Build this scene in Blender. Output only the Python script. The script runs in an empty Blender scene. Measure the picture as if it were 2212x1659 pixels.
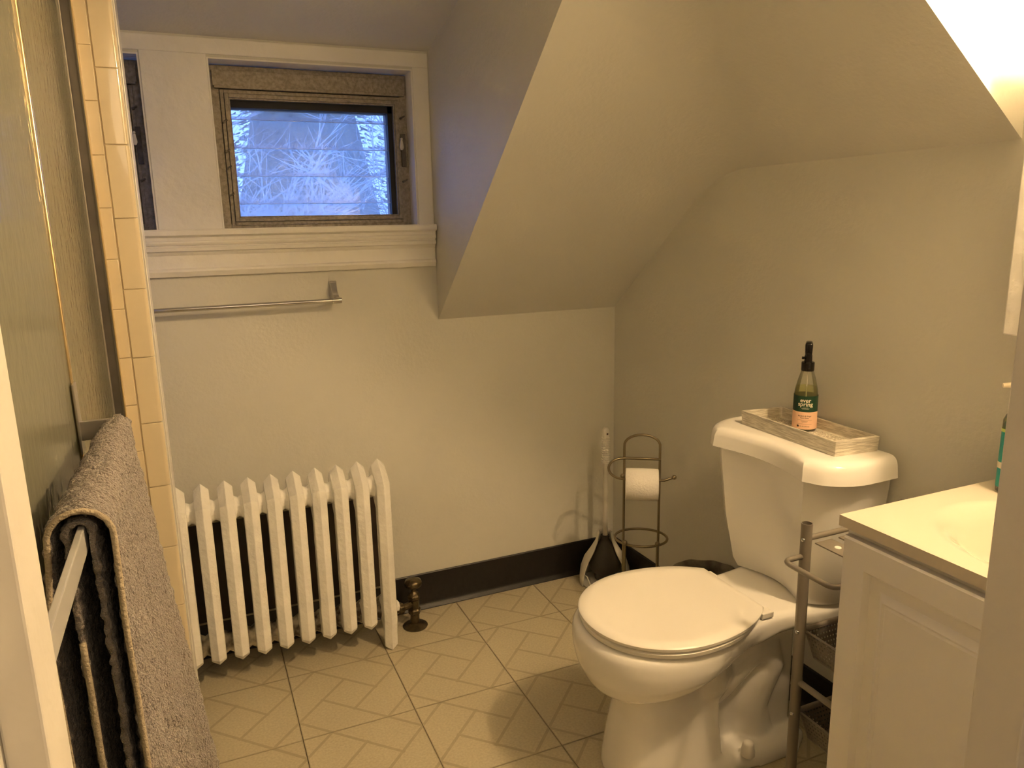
import bpy, bmesh, math, random
from mathutils import Vector, Matrix, noise
random.seed(7)
PI = math.pi
scene = bpy.context.scene
COL = scene.collection

# ------------------------------------------------------------------ camera
CAMP = Vector((-0.1608, -2.1242, 1.3251))
r_ = Vector((0.91694, -0.39852, -0.02014)); u_ = Vector((0.10207, 0.18546, 0.97734)); f_ = Vector((0.38576, 0.89821, -0.21073))
cam_d = bpy.data.cameras.new('camera'); cam = bpy.data.objects.new('camera', cam_d); COL.objects.link(cam)
cam_d.sensor_width = 36; cam_d.lens = 1616.5 / 2212 * 36; cam_d.clip_start = 0.02
cam.matrix_world = Matrix(((r_.x, u_.x, -f_.x, CAMP.x), (r_.y, u_.y, -f_.y, CAMP.y), (r_.z, u_.z, -f_.z, CAMP.z), (0, 0, 0, 1)))
scene.camera = cam
scene.view_settings.view_transform = 'Standard'; scene.view_settings.look = 'None'
scene.view_settings.gamma = 1; scene.view_settings.use_curve_mapping = False
scene.view_settings.exposure = 1.42

# ------------------------------------------------------------------ sky: even dusk blue
w = bpy.data.worlds.new('world'); scene.world = w; w.use_nodes = True
bg = w.node_tree.nodes['Background']
bg.inputs['Color'].default_value = (0.19, 0.36, 1.0, 1); bg.inputs['Strength'].default_value = 1.9
scene.cycles.diffuse_bounces = 10; scene.cycles.max_bounces = 16; scene.cycles.transparent_max_bounces = 24

LAMPS = [Vector((1.14, -1.60, 1.98))]
def point_light(name, loc, power, color, radius, label):
    l = bpy.data.lights.new(name, 'POINT'); l.energy = power; l.color = color; l.shadow_soft_size = radius
    o = bpy.data.objects.new(name, l); o.location = loc; COL.objects.link(o)
    return o
WARM = (1.0, 0.68, 0.36)

# added fill light behind the camera, brightens the room; no fixture in the hallway
point_light('hallway_fill_light', (0.15, -2.75, 1.9), 4.5, (1.0, 0.74, 0.46), 0.30, '')

# ------------------------------------------------------------------ materials
def mat(name, col, rough=0.5, metal=0, noise_s=None, var=0.0, bump=0.0, bump_s=60, spec=0.5, coat=0, emit=None, est=0, trans=0, ior=1.45, alpha=1, stretch=None, detail=3, col2=None, sheen=0):
    m = bpy.data.materials.new(name); m.use_nodes = True
    nt = m.node_tree; b = nt.nodes['Principled BSDF']; L = nt.links
    b.inputs['Base Color'].default_value = (*col, 1); b.inputs['Roughness'].default_value = rough
    b.inputs['Metallic'].default_value = metal; b.inputs['Specular IOR Level'].default_value = spec
    b.inputs['Coat Weight'].default_value = coat; b.inputs['Transmission Weight'].default_value = trans
    b.inputs['IOR'].default_value = ior; b.inputs['Alpha'].default_value = alpha
    b.inputs['Sheen Weight'].default_value = sheen
    if emit: b.inputs['Emission Color'].default_value = (*emit, 1); b.inputs['Emission Strength'].default_value = est
    tc = nt.nodes.new('ShaderNodeTexCoord'); mp = nt.nodes.new('ShaderNodeMapping'); L.new(tc.outputs['Object'], mp.inputs[0])
    if stretch: mp.inputs['Scale'].default_value = stretch
    if noise_s:
        n = nt.nodes.new('ShaderNodeTexNoise'); n.inputs['Scale'].default_value = noise_s; n.inputs['Detail'].default_value = detail
        L.new(mp.outputs[0], n.inputs['Vector'])
        cr = nt.nodes.new('ShaderNodeValToRGB'); L.new(n.outputs['Fac'], cr.inputs[0])
        c2 = col2 if col2 else tuple(max(0, c * (1 - var)) for c in col)
        cr.color_ramp.elements[0].color = (*c2, 1); cr.color_ramp.elements[1].color = (*col, 1)
        cr.color_ramp.elements[0].position = 0.35; cr.color_ramp.elements[1].position = 0.65
        L.new(cr.outputs[0], b.inputs['Base Color'])
    if bump:
        n2 = nt.nodes.new('ShaderNodeTexNoise'); n2.inputs['Scale'].default_value = bump_s; n2.inputs['Detail'].default_value = 4
        L.new(mp.outputs[0], n2.inputs['Vector'])
        bp = nt.nodes.new('ShaderNodeBump'); bp.inputs['Strength'].default_value = bump; bp.inputs['Distance'].default_value = 0.01
        L.new(n2.outputs['Fac'], bp.inputs['Height']); L.new(bp.outputs[0], b.inputs['Normal'])
    return m

M = {}
M['wall'] = mat('wall_paint', (0.665, 0.66, 0.61), 0.55, noise_s=2.5, var=0.05, bump=0.12, bump_s=90)
M['ceil'] = mat('ceiling_paint', (0.67, 0.665, 0.63), 0.6, noise_s=2, var=0.04, bump=0.10, bump_s=90)
M['trim'] = mat('white_trim_paint', (0.84, 0.83, 0.80), 0.32, noise_s=9, var=0.05, bump=0.25, bump_s=35)
M['jamb'] = mat('cream_jamb_paint', (0.86, 0.83, 0.76), 0.38, noise_s=6, var=0.05, bump=0.3, bump_s=20)
M['tilew'] = mat('glazed_beige_tile', (0.70, 0.61, 0.44), 0.12, noise_s=4, var=0.04, coat=0.6)
M['grout'] = mat('beige_grout', (0.66, 0.575, 0.42), 0.8)
M['vinyl'] = mat('vinyl_floor_tile', (0.57, 0.52, 0.38), 0.3, noise_s=160, col2=(0.49, 0.44, 0.315), bump=0.06, bump_s=120)
M['vprint'] = mat('vinyl_printed_joint', (0.43, 0.375, 0.26), 0.35, noise_s=60, var=0.08)
M['seam'] = mat('dark_floor_seam', (0.13, 0.10, 0.065), 0.8, noise_s=8, var=0.4)
M['black'] = mat('black_cove_base', (0.012, 0.010, 0.010), 0.42, noise_s=50, var=0.3, bump=0.1)
M['enamel'] = mat('white_radiator_enamel', (0.92, 0.91, 0.87), 0.22, noise_s=14, var=0.07, bump=0.45, bump_s=45, coat=0.3)
M['dirty'] = mat('grimy_radiator_enamel', (0.62, 0.57, 0.44), 0.5, noise_s=26, col2=(0.05, 0.035, 0.02), bump=0.5, bump_s=40)
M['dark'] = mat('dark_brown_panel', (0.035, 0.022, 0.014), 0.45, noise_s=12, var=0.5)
M['edge'] = mat('worn_panel_edge', (0.40, 0.34, 0.24), 0.5, noise_s=30, var=0.6)
M['porc'] = mat('white_porcelain', (0.90, 0.89, 0.86), 0.10, coat=0.5)
M['seat'] = mat('white_seat_plastic', (0.84, 0.82, 0.77), 0.28)
M['chrome'] = mat('chrome', (0.62, 0.61, 0.60), 0.14, metal=1)
M['alu'] = mat('satin_aluminium', (0.50, 0.47, 0.42), 0.38, metal=0.85, noise_s=20, var=0.1)
M['aludark'] = mat('dull_aluminium_channel', (0.36, 0.33, 0.29), 0.5, metal=0.5, noise_s=20, var=0.15)
M['barw'] = mat('pale_satin_bar', (0.62, 0.62, 0.62), 0.35, metal=0.4)
M['gold'] = mat('gold_tinted_edge', (0.70, 0.55, 0.30), 0.28, metal=0.9)
M['oldalu'] = mat('weathered_aluminium', (0.33, 0.295, 0.245), 0.45, metal=0.4, noise_s=110, col2=(0.22, 0.195, 0.155), bump=0.2, bump_s=120)
M['oldaluD'] = mat('weathered_dark_aluminium', (0.16, 0.14, 0.12), 0.55, metal=0.2, noise_s=45, var=0.5, bump=0.3, bump_s=80)
M['gasket'] = mat('black_gasket', (0.015, 0.016, 0.02), 0.6)
M['brass'] = mat('tarnished_bronze', (0.13, 0.10, 0.055), 0.3, metal=0.7, noise_s=40, var=0.5, bump=0.4, bump_s=60)
M['nickel'] = mat('bronze_nickel_wire', (0.28, 0.235, 0.155), 0.38, metal=0.75)
M['cart'] = mat('grey_painted_steel', (0.25, 0.225, 0.19), 0.45, metal=0.35)
M['mesh'] = mat('grey_perforated_steel', (0.21, 0.19, 0.16), 0.55, metal=0.3)
M['paper'] = mat('tissue_paper', (0.88, 0.86, 0.82), 0.9, bump=0.25, bump_s=160)
M['card'] = mat('cardboard', (0.42, 0.33, 0.22), 0.9)
M['plastic'] = mat('white_plastic', (0.80, 0.78, 0.73), 0.35)
M['plasticg'] = mat('pale_grey_plastic', (0.62, 0.60, 0.55), 0.4)
M['rubber'] = mat('dark_grey_rubber', (0.055, 0.05, 0.042), 0.45)
M['liner'] = mat('smoky_bin_liner', (0.30, 0.27, 0.22), 0.35, noise_s=25, col2=(0.12, 0.10, 0.08), bump=1.0, bump_s=25, alpha=0.75)
M['bin'] = mat('dark_bin', (0.05, 0.045, 0.04), 0.5)
M['cab'] = mat('white_cabinet_paint', (0.86, 0.845, 0.82), 0.4)
M['counter'] = mat('cream_cultured_marble', (0.68, 0.62, 0.51), 0.16, noise_s=3, var=0.02, coat=0.4)
M['wood'] = mat('whitewashed_tray_wood', (0.80, 0.76, 0.66), 0.65, noise_s=10, col2=(0.48, 0.44, 0.36), stretch=(3, 3, 45), bump=0.4, bump_s=20)
M['woodc'] = mat('whitewashed_carving', (0.74, 0.70, 0.60), 0.7, noise_s=150, col2=(0.48, 0.43, 0.34))
M['green'] = mat('dark_green_label', (0.012, 0.055, 0.028), 0.45)
M['peach'] = mat('peach_label', (0.88, 0.58, 0.40), 0.5)
M['print'] = mat('cream_print', (0.90, 0.82, 0.66), 0.5)
M['ink'] = mat('dark_print', (0.07, 0.04, 0.03), 0.6)
M['blackp'] = mat('glossy_black_plastic', (0.010, 0.009, 0.008), 0.18)
M['teal'] = mat('teal_label', (0.02, 0.30, 0.27), 0.4)
M['lime'] = mat('lime_label_band', (0.55, 0.70, 0.20), 0.4)
M['towel'] = mat('taupe_terry', (0.34, 0.295, 0.255), 0.95, noise_s=220, col2=(0.24, 0.20, 0.17), bump=1.0, bump_s=350, sheen=0.5, spec=0.1)
M['hem'] = mat('towel_hem', (0.46, 0.39, 0.28), 0.9, bump=0.5, bump_s=300)
M['hall'] = mat('hallway_paint', (0.40, 0.37, 0.33), 0.7)
M['hallfloor'] = mat('hallway_floor', (0.25, 0.16, 0.09), 0.5)
M['globe'] = mat('lit_glass_globe', (1, 0.9, 0.7), 0.4, emit=WARM, est=250)
M['bark'] = mat('pale_winter_bark', (0.55, 0.52, 0.48), 0.9, noise_s=6, var=0.4)
M['twig'] = mat('winter_twig', (0.55, 0.54, 0.52), 0.9)
M['needle'] = mat('evergreen_needles', (0.20, 0.22, 0.17), 0.9, noise_s=2, var=0.5)
M['lawn'] = mat('lawn', (0.10, 0.13, 0.06), 0.95, noise_s=1, var=0.3)
M['brick'] = mat('outside_siding', (0.45, 0.42, 0.38), 0.8)

def mixmat(name, tint, tfac, gl_rough, gfac, diff, bump=0, bscale=30, stretch=None, tlf=0.35):
    m = bpy.data.materials.new(name); m.use_nodes = True; nt = m.node_tree; N = nt.nodes; L = nt.links
    N.remove(N['Principled BSDF']); out = N['Material Output']
    tr = N.new('ShaderNodeBsdfTransparent'); tr.inputs[0].default_value = (*tint, 1)
    df = N.new('ShaderNodeBsdfDiffuse'); df.inputs[0].default_value = (*diff, 1)
    tl = N.new('ShaderNodeBsdfTranslucent'); tl.inputs[0].default_value = (*diff, 1)
    gl = N.new('ShaderNodeBsdfGlossy'); gl.inputs['Roughness'].default_value = gl_rough
    m0 = N.new('ShaderNodeMixShader'); m0.inputs[0].default_value = tlf; L.new(df.outputs[0], m0.inputs[1]); L.new(tl.outputs[0], m0.inputs[2])
    m1 = N.new('ShaderNodeMixShader'); m1.inputs[0].default_value = tfac; L.new(m0.outputs[0], m1.inputs[1]); L.new(tr.outputs[0], m1.inputs[2])
    m2 = N.new('ShaderNodeMixShader'); L.new(m1.outputs[0], m2.inputs[1]); L.new(gl.outputs[0], m2.inputs[2])
    fr = N.new('ShaderNodeFresnel'); fr.inputs[0].default_value = 1.45
    mu = N.new('ShaderNodeMath'); mu.operation = 'MULTIPLY'; mu.inputs[1].default_value = gfac; L.new(fr.outputs[0], mu.inputs[0]); L.new(mu.outputs[0], m2.inputs[0])
    if bump:
        tc = N.new('ShaderNodeTexCoord'); mp = N.new('ShaderNodeMapping'); L.new(tc.outputs['Object'], mp.inputs[0])
        if stretch: mp.inputs['Scale'].default_value = stretch
        n = N.new('ShaderNodeTexNoise'); n.inputs['Scale'].default_value = bscale; n.inputs['Detail'].default_value = 2; L.new(mp.outputs[0], n.inputs['Vector'])
        b = N.new('ShaderNodeBump'); b.inputs['Strength'].default_value = bump; b.inputs['Distance'].default_value = 0.01; L.new(n.outputs['Fac'], b.inputs['Height'])
        for s in (gl, df): L.new(b.outputs[0], s.inputs['Normal'])
        L.new(b.outputs[0], fr.inputs['Normal'])
    L.new(m2.outputs[0], out.inputs[0]); return m
M['obscure'] = mixmat('rippled_obscure_glass', (0.82, 0.83, 0.70), 0.30, 0.10, 0.7, (0.40, 0.40, 0.31), 0.10, 60, (1, 1, 0.6))
M['slat'] = mixmat('jalousie_glass', (0.96, 0.98, 1.0), 0.70, 0.05, 0.8, (0.78, 0.84, 0.92), 0.04, 14, (4, 1, 0.3), tlf=0.45)
M['slatedge'] = mixmat('ground_glass_edge', (1.0, 1.0, 1.0), 0.25, 0.3, 0.0, (0.98, 0.99, 1.0), tlf=0.9)
M['clear'] = mixmat('clear_bottle_plastic', (0.97, 0.98, 0.93), 0.90, 0.05, 0.8, (0.6, 0.6, 0.5))
M['liquid'] = mixmat('yellow_green_liquid', (0.92, 0.92, 0.62), 0.80, 0.05, 0.3, (0.75, 0.72, 0.30))
M['mirror'] = mat('mirror_glass', (0.9, 0.9, 0.9), 0.02, metal=1)

# ------------------------------------------------------------------ mesh helpers
class MB:
    def __init__(s): s.v = []; s.f = []; s.mi = []
    def add(s, vs, fs, m=0):
        o = len(s.v); s.v += [tuple(v) for v in vs]; s.f += [tuple(i + o for i in f) for f in fs]; s.mi += [m] * len(fs); return s
    def box(s, a, b, m=0):
        x0, y0, z0 = a; x1, y1, z1 = b
        return s.add([(x0,y0,z0),(x1,y0,z0),(x1,y1,z0),(x0,y1,z0),(x0,y0,z1),(x1,y0,z1),(x1,y1,z1),(x0,y1,z1)],
                     [(0,3,2,1),(4,5,6,7),(0,1,5,4),(1,2,6,5),(2,3,7,6),(3,0,4,7)], m)
    def loft(s, rings, cap=True, m=0, closed=True):
        n = len(rings[0]); vs = [p for r in rings for p in r]; fs = []
        for i in range(len(rings) - 1):
            for j in range(n if closed else n - 1):
                k = (j + 1) % n
                fs.append((i*n+j, i*n+k, (i+1)*n+k, (i+1)*n+j))
        if cap:
            fs.append(tuple(range(n))[::-1]); fs.append(tuple((len(rings)-1)*n + j for j in range(n)))
        return s.add(vs, fs, m)
    def lathe(s, prof, c=(0,0,0), seg=32, axis=None, m=0, cap=True):
        c = Vector(c); q = Vector((0,0,1)).rotation_difference(Vector(axis)) if axis else None
        rings = []
        for r, h in prof:
            ring = []
            for k in range(seg):
                a = 2*PI*k/seg; p = Vector((r*math.cos(a), r*math.sin(a), h))
                if q: p = q @ p
                ring.append(c + p)
            rings.append(ring)
        return s.loft(rings, cap, m)
    def cyl(s, a, b, r, seg=16, r2=None, m=0):
        a = Vector(a); b = Vector(b); d = b - a
        return s.lathe([(r, 0), (r if r2 is None else r2, d.length)], a, seg, d, m)
    def sphere(s, c, r, seg=16, m=0, sq=(1,1,1)):
        rings = []
        for i in range(1, seg // 2):
            t = PI*i/(seg//2)
            rings.append([(c[0]+sq[0]*r*math.sin(t)*math.cos(2*PI*k/seg), c[1]+sq[1]*r*math.sin(t)*math.sin(2*PI*k/seg), c[2]-sq[2]*r*math.cos(t)) for k in range(seg)])
        return s.loft(rings, True, m)
    def tube(s, pts, r, seg=10, m=0, closed=False, flat=None):
        pts = [Vector(p) for p in pts]; n = len(pts); rings = []; up = None
        for i, p in enumerate(pts):
            if closed: t = (pts[(i+1) % n] - pts[i-1]).normalized()
            else: t = (pts[min(i+1, n-1)] - pts[max(i-1, 0)]).normalized()
            if up is None:
                up = Vector((0,0,1)) if abs(t.z) < 0.9 else Vector((1,0,0))
            a = t.cross(up).normalized(); up = a.cross(t).normalized()
            rr = r[i] if isinstance(r, (list, tuple)) else r
            rings.append([p + a*math.cos(2*PI*k/seg)*rr*(flat or 1) + up*math.sin(2*PI*k/seg)*rr for k in range(seg)])
        if closed: rings.append(rings[0])
        return s.loft(rings, not closed, m)
    def prism(s, poly, ext, m=0):          # poly: 3D points, ext: vector
        e = Vector(ext); return s.loft([[Vector(p) for p in poly], [Vector(p) + e for p in poly]], True, m)
    def build(s, name, mats, parent=None, smooth=None, bevel=0, bseg=2, label=None):
        me = bpy.data.meshes.new(name); me.from_pydata(s.v, [], s.f)
        if not isinstance(mats, (list, tuple)): mats = [mats]
        for mm in mats: me.materials.append(M[mm] if isinstance(mm, str) else mm)
        me.polygons.foreach_set('material_index', s.mi)
        bm = bmesh.new(); bm.from_mesh(me); bmesh.ops.recalc_face_normals(bm, faces=bm.faces); bm.to_mesh(me); bm.free()
        me.update()
        o = bpy.data.objects.new(name, me); COL.objects.link(o)
        if parent: o.parent = parent; o.matrix_parent_inverse = parent.matrix_world.inverted() if False else Matrix.Translation(-Vector(parent.location))
        if bevel:
            b = o.modifiers.new('bevel', 'BEVEL'); b.width = bevel; b.segments = bseg; b.limit_method = 'ANGLE'; b.angle_limit = math.radians(40)
        if smooth is not None:
            for p in me.polygons: p.use_smooth = True
            if smooth < 180: sharp(me, smooth)
        if label: o['label'] = label
        return o
def sharp(me, ang):
    bm = bmesh.new(); bm.from_mesh(me); a = math.radians(ang)
    for e in bm.edges:
        if len(e.link_faces) == 2 and e.calc_face_angle(0) > a: e.smooth = False
    bm.to_mesh(me); bm.free()
def thing(name, loc, label, cat, group=None):
    o = bpy.data.objects.new(name, None); o.location = loc; COL.objects.link(o); o.empty_display_size = 0.05
    tag(o, label, cat, group); return o
def tag(o, label=None, cat=None, group=None, kind=None):
    if label: o['label'] = label
    if cat: o['category'] = cat
    if group: o['group'] = group
    if kind: o['kind'] = kind
    return o
def struct(o): o['kind'] = 'structure'; return o
def lerp(a, b, t): return a + (b - a)*t
def tab(t, x):                              # piecewise table, rising x
    if x <= t[0][0]: return t[0][1]
    for (a, b), (c, d) in zip(t, t[1:]):
        if x <= c: return b + (d-b)*(x-a)/(c-a)
    return t[-1][1]

# ================================================================== ROOM SHELL
YB = 0.237
def wx(y): return 1.269 + 0.022*(YB - y)         # right wall, a touch out of square
YF = -1.70; YH = -1.82                           # door wall, room face and hall face
ZC = 2.2
DX = 0.593                                       # dormer cheek
# --- floor with vinyl tiles
fl = MB().box((-1.3, -3.3, -0.12), (1.45, 0.40, -0.0032)).build('floor', 'seam'); struct(fl)
hf = MB().box((-1.2, -3.3, -0.0032), (1.4, YF - 0.06, 0.0)).build('hall_floor', 'hallfloor', fl)
T = 0.3048
def clip(poly, x0, x1, y0, y1):
    for ax, lim, sg in ((0, x0, 1), (0, x1, -1), (1, y0, 1), (1, y1, -1)):
        out = []
        for i in range(len(poly)):
            a = poly[i-1]; b = poly[i]; da = sg*(a[ax]-lim); db = sg*(b[ax]-lim)
            if (da >= 0) != (db >= 0):
                t = da/(da-db); out.append((a[0]+(b[0]-a[0])*t, a[1]+(b[1]-a[1])*t))
            if db >= 0: out.append(b)
        poly = out
        if not poly: return []
    return poly
SEG = [((.25,0),(0,.25)),((.5,.25),(0,.75)),((1,.25),(.5,.75)),((1,.75),(.75,1)),((.25,0),(.75,.5)),((.75,0),(1,.25)),((.25,.5),(.75,1)),((0,.75),(.25,1))]
X0F, X1F, Y0F, Y1F = -0.36, 1.31, YF - 0.06, YB
for i in range(-2, 5):
    for j in range(-1, 6):
        ox, oy = i*T, -j*T
        g = 0.0009
        sq = clip([(ox+g, oy-T+g), (ox+T-g, oy-T+g), (ox+T-g, oy-g), (ox+g, oy-g)], X0F, X1F, Y0F, Y1F)
        if len(sq) < 3: continue
        b = MB(); b.prism([(x, y, -0.003) for x, y in sq], (0, 0, 0.003))
        zk = 0.00015
        for (u0, v0), (u1, v1) in SEG:
            zk += 0.00004
            a = Vector((ox + u0*T, oy - v0*T)); c = Vector((ox + u1*T, oy - v1*T)); d = (c-a).normalized(); n = Vector((-d.y, d.x))*0.0042
            a -= d*0.006; c += d*0.006
            q = clip([tuple(a-n), tuple(c-n), tuple(c+n), tuple(a+n)], max(X0F, ox+g), min(X1F, ox+T-g), max(Y0F, oy-T+g), min(Y1F, oy-g))
            if len(q) >= 3: b.add([(x, y, zk) for x, y in q], [tuple(range(len(q)))], 1)
        # printed border along each tile edge
        for q in ([(ox,oy-T),(ox+T,oy-T),(ox+T,oy-T+.003),(ox,oy-T+.003)],[(ox,oy-.003),(ox+T,oy-.003),(ox+T,oy),(ox,oy)],[(ox,oy-T),(ox+.003,oy-T),(ox+.003,oy),(ox,oy)],[(ox+T-.003,oy-T),(ox+T,oy-T),(ox+T,oy),(ox+T-.003,oy)]):
            q = clip(q, max(X0F, ox+g), min(X1F, ox+T-g), max(Y0F, oy-T+g), min(Y1F, oy-g))
            zk += 0.00004
            if len(q) >= 3: b.add([(x, y, zk) for x, y in q], [tuple(range(len(q)))], 1)
        b.build('tile', ['vinyl', 'vprint'], fl)

# --- back wall with two window openings
W1 = (-0.046, 0.540, 1.322, 1.790); W2 = (-0.80, -0.2165, 1.322, 1.790)
bw = MB()
y0, y1 = YB, YB + 0.20
bw.box((-1.3, y0, 0), (1.45, y1, 1.322)); bw.box((-1.3, y0, 1.79), (1.45, y1, 2.4))
bw.box((-1.3, y0, 1.322), (-0.80, y1, 1.79)); bw.box((-0.2165, y0, 1.322), (-0.046, y1, 1.79)); bw.box((0.54, y0, 1.322), (1.45, y1, 1.79))
wall_back = struct(bw.build('wall_back', 'wall'))
# --- right wall
struct(MB().prism([(wx(0.3), 0.3, 0), (wx(YH), YH, 0), (1.5, YH, 0), (1.5, 0.3, 0)], (0, 0, 2.4)).build('wall_right', 'wall'))
struct(MB().box((-1.3, YH, 0), (-1.2, 0.3, 2.4)).build('wall_left', 'wall'))
# --- flat ceiling, dormer ceiling, sloped ceilings
struct(MB().box((-1.3, -3.3, 2.205), (1.5, 0.45, 2.40)).build('ceiling', 'ceil'))
struct(MB().prism([(-1.3, YB+.02, 1.839), (-1.3, -1.22, 2.206), (-1.3, -1.22, 2.25), (-1.3, YB+.02, 1.92)], (DX + 1.3 + 0.01, 0, 0)).build('ceiling_dormer', 'ceil'))
def zslope(x, y):
    zb = 1.017 + 0.825*(YB - y); zr = 1.459 + 0.752*(wx(y) - x)
    k = 0.11; h = max(k - abs(zb - zr), 0)/k
    return min(zb, zr) - h*h*k*0.25
sl = MB(); NX, NY = 36, 60; YE = -1.162
vs = []; fs = []
for j in range(NY+1):
    y = lerp(YB + 0.0, YE, j/NY)
    for i in range(NX+1):
        x = lerp(DX, wx(y) + 0.004, i/NX); vs.append((x, y, zslope(x, y)))
for j in range(NY):
    for i in range(NX): a = j*(NX+1)+i; fs.append((a, a+1, a+NX+2, a+NX+1))
sl.add(vs, fs)
slope = struct(sl.build('ceiling_slope', 'ceil', smooth=180))
# cheek of the window dormer (x = DX)
n = 30
ck = [(DX, lerp(YB, YE, i/n), zslope(DX, lerp(YB, YE, i/n))) for i in range(n+1)]
ck2 = [(p[0]+0.0, p[1], 2.22) for p in ck]
struct(MB().loft([ck, ck2], False, closed=False).build('wall_dormer_side', 'wall'))
# cheek above the vanity recess (y = YE)
ck = [(lerp(DX, wx(YE)+.004, i/n), YE, zslope(lerp(DX, wx(YE)+.004, i/n), YE)) for i in range(n+1)]
ck2 = [(p[0], p[1], 2.22) for p in ck]
struct(MB().loft([ck, ck2], False, closed=False).build('wall_recess_side', 'wall'))
# --- door wall with doorway
XL, XR = -0.262, 0.526
struct(MB().box((-1.3, YH, 0), (XL-0.02, YF, 2.3)).box((XR+0.02, YH, 0), (1.5, YF, 2.3)).box((XL-.02, YH, 2.05), (XR+.02, YF, 2.3)).build('wall_front', 'wall'))
dj = struct(MB().box((XL-0.02, YH-0.004, 0), (XL, YF+0.0, 2.05)).box((XR, YH-0.004, 0), (XR+0.02, YF, 2.05)).box((XL-.02, YH-.004, 2.03), (XR+.02, YF, 2.05)).build('door_1', 'jamb', bevel=0.001))
MB().box((XL, YF-0.046, 0), (-0.244, YF+0.0, 2.03)).build('door_stop', 'jamb', dj, bevel=0.0015)
MB().box((0.507, YF-0.049, 0), (XR, YF+0.0, 2.03)).build('door_stop', 'jamb', dj, bevel=0.0015)
# casing on the hall side
MB().box((XL-0.09, YH-0.018, 0), (XL-0.006, YH-0.004, 2.12)).build('door_casing', 'jamb', dj, bevel=0.002)
MB().box((XR+0.006, YH-0.018, 0), (XR+0.09, YH-0.004, 2.12)).build('door_casing', 'jamb', dj, bevel=0.002)
# hallway behind the camera
struct(MB().box((-1.3, -3.3, 0), (-1.2, YH, 2.3)).box((1.4, -3.3, 0), (1.5, YH, 2.3)).box((-1.3, -3.4, 0), (1.5, -3.3, 2.3)).build('wall_hall', 'hall'))

# --- baseboards (black vinyl cove)
def cove(name, p, q, nrm, h=0.125):
    p = Vector(p); q = Vector(q); nn = Vector(nrm)
    prof = [(0, 0), (0.020, 0), (0.019, 0.003), (0.010, 0.010), (0.006, 0.022), (0.0055, h-0.003), (0.003, h), (0, h)]
    b = MB(); b.loft([[a + nn*d + Vector((0,0,z)) for d, z in prof] for a in (p, q)])
    return struct(b.build(name, 'black', smooth=35))
cove('baseboard_back', (-0.9, YB, 0.0005), (wx(YB), YB, 0.0005), (0,-1,0), 0.129)
cove('baseboard_right', (wx(YB), YB, 0.0005), (wx(-1.20), -1.20, 0.0005), (-1,0,0), 0.124)

# --- shower end wall, its face tiled towards the doorway
WXR = -0.239
sw = struct(MB().box((-1.2, -0.245, 0), (WXR, -0.12, 2.21)).build('wall_shower', 'trim'))
MB().box((-0.37, -0.247, 0), (WXR-0.008, -0.2449, 2.2)).build('grout', 'grout', sw)
def tile_obj(x0, x1, z0, z1, round_right=False, meshc={}):
    key = (round(x1-x0, 4), round(z1-z0, 4), round_right)
    if key not in meshc:
        w_, h_ = x1-x0, z1-z0; b = MB()
        if round_right:
            pr = [(0, 0.004)] + [(0.0015, -0.0035)] + [(w_-0.010, -0.0035)] + [(w_-0.010+0.009*math.sin(a), -0.0035+0.009*(1-math.cos(a))) for a in (0.4, 0.8, 1.2, 1.5)]
            b.prism([(x, y, 0) for x, y in pr], (0, 0, h_))
        else: b.box((0, -0.0035, 0), (w_, 0.004, h_))
        o = b.build('tile', 'tilew', sw, bevel=0.0012, smooth=50); meshc[key] = o
        o.location = (x0, -0.247, z0); return o
    s = meshc[key]; o = s.copy(); COL.objects.link(o); o.location = (x0, -0.247, z0); return o
k = -11
z = 1.661 - 0.1545*11
while z < 2.18:
    z0 = max(z, 0.006); z1 = min(z + 0.153, 2.2)
    if z1 - z0 > 0.02: tile_obj(-0.2905, -0.2415, z0, z1, True)
    z += 0.1545
z = 1.704 - 0.1099*16
while z < 2.18:
    z0 = max(z, 0.006); z1 = min(z + 0.1085, 2.2)
    if z1 - z0 > 0.02: tile_obj(-0.3995, -0.2920, z0, z1)
    z += 0.1099
# painted plaster edge beside the tiles
MB().box((-0.2408, -0.2465, 0.05), (WXR+0.001, -0.238, 2.2)).build('edge_bead', 'trim', sw, bevel=0.001)
# black cove strip peeling off the side of the shower wall
pb = MB()
rings = []
for t in range(13):
    s_ = t/12; y = lerp(-0.118, -0.262, s_); fl_ = 0.002 + 0.010*max(0, s_-0.45)
    h = 0.052 + 0.012*math.sin(s_*3)
    rings.append([(WXR+0.0012, y, 0.001), (WXR+0.006+fl_*1.4, y, 0.001), (WXR+0.004+fl_, y, 0.012), (WXR+0.003+fl_*0.4, y, h), (WXR+0.0012, y, h)])
pb.loft(rings); struct(pb.build('baseboard_left', 'black', smooth=40))

# ================================================================== WINDOWS AND TRIM
# flat casing boards round the openings
tr = MB(); yt = YB - 0.004
tr.box((-0.9, yt, 1.797), (0.590, YB+0.01, 1.838)); tr.box((-0.2155, yt, 1.3245), (-0.0465, YB+0.01, 1.797)); tr.box((0.541, yt, 1.3245), (0.590, YB+0.01, 1.797))
struct(tr.build('trim_1', 'trim', bevel=0.002))
# reveal linings
def lining(X0, X1, name):
    b = MB(); a = YB-0.002; c = YB + 0.13
    b.box((X0, a, 1.322), (X0+0.004, c, 1.79)); b.box((X1-0.004, a, 1.322), (X1, c, 1.79)); b.box((X0+0.004, a, 1.786), (X1-0.004, c, 1.79)); b.box((X0+0.004, a, 1.318), (X1-0.004, c, 1.3225))
    return struct(b.build(name, 'trim'))
lining(W1[0], W1[1], 'trim_2'); lining(W2[0], W2[1], 'trim_3')
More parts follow.
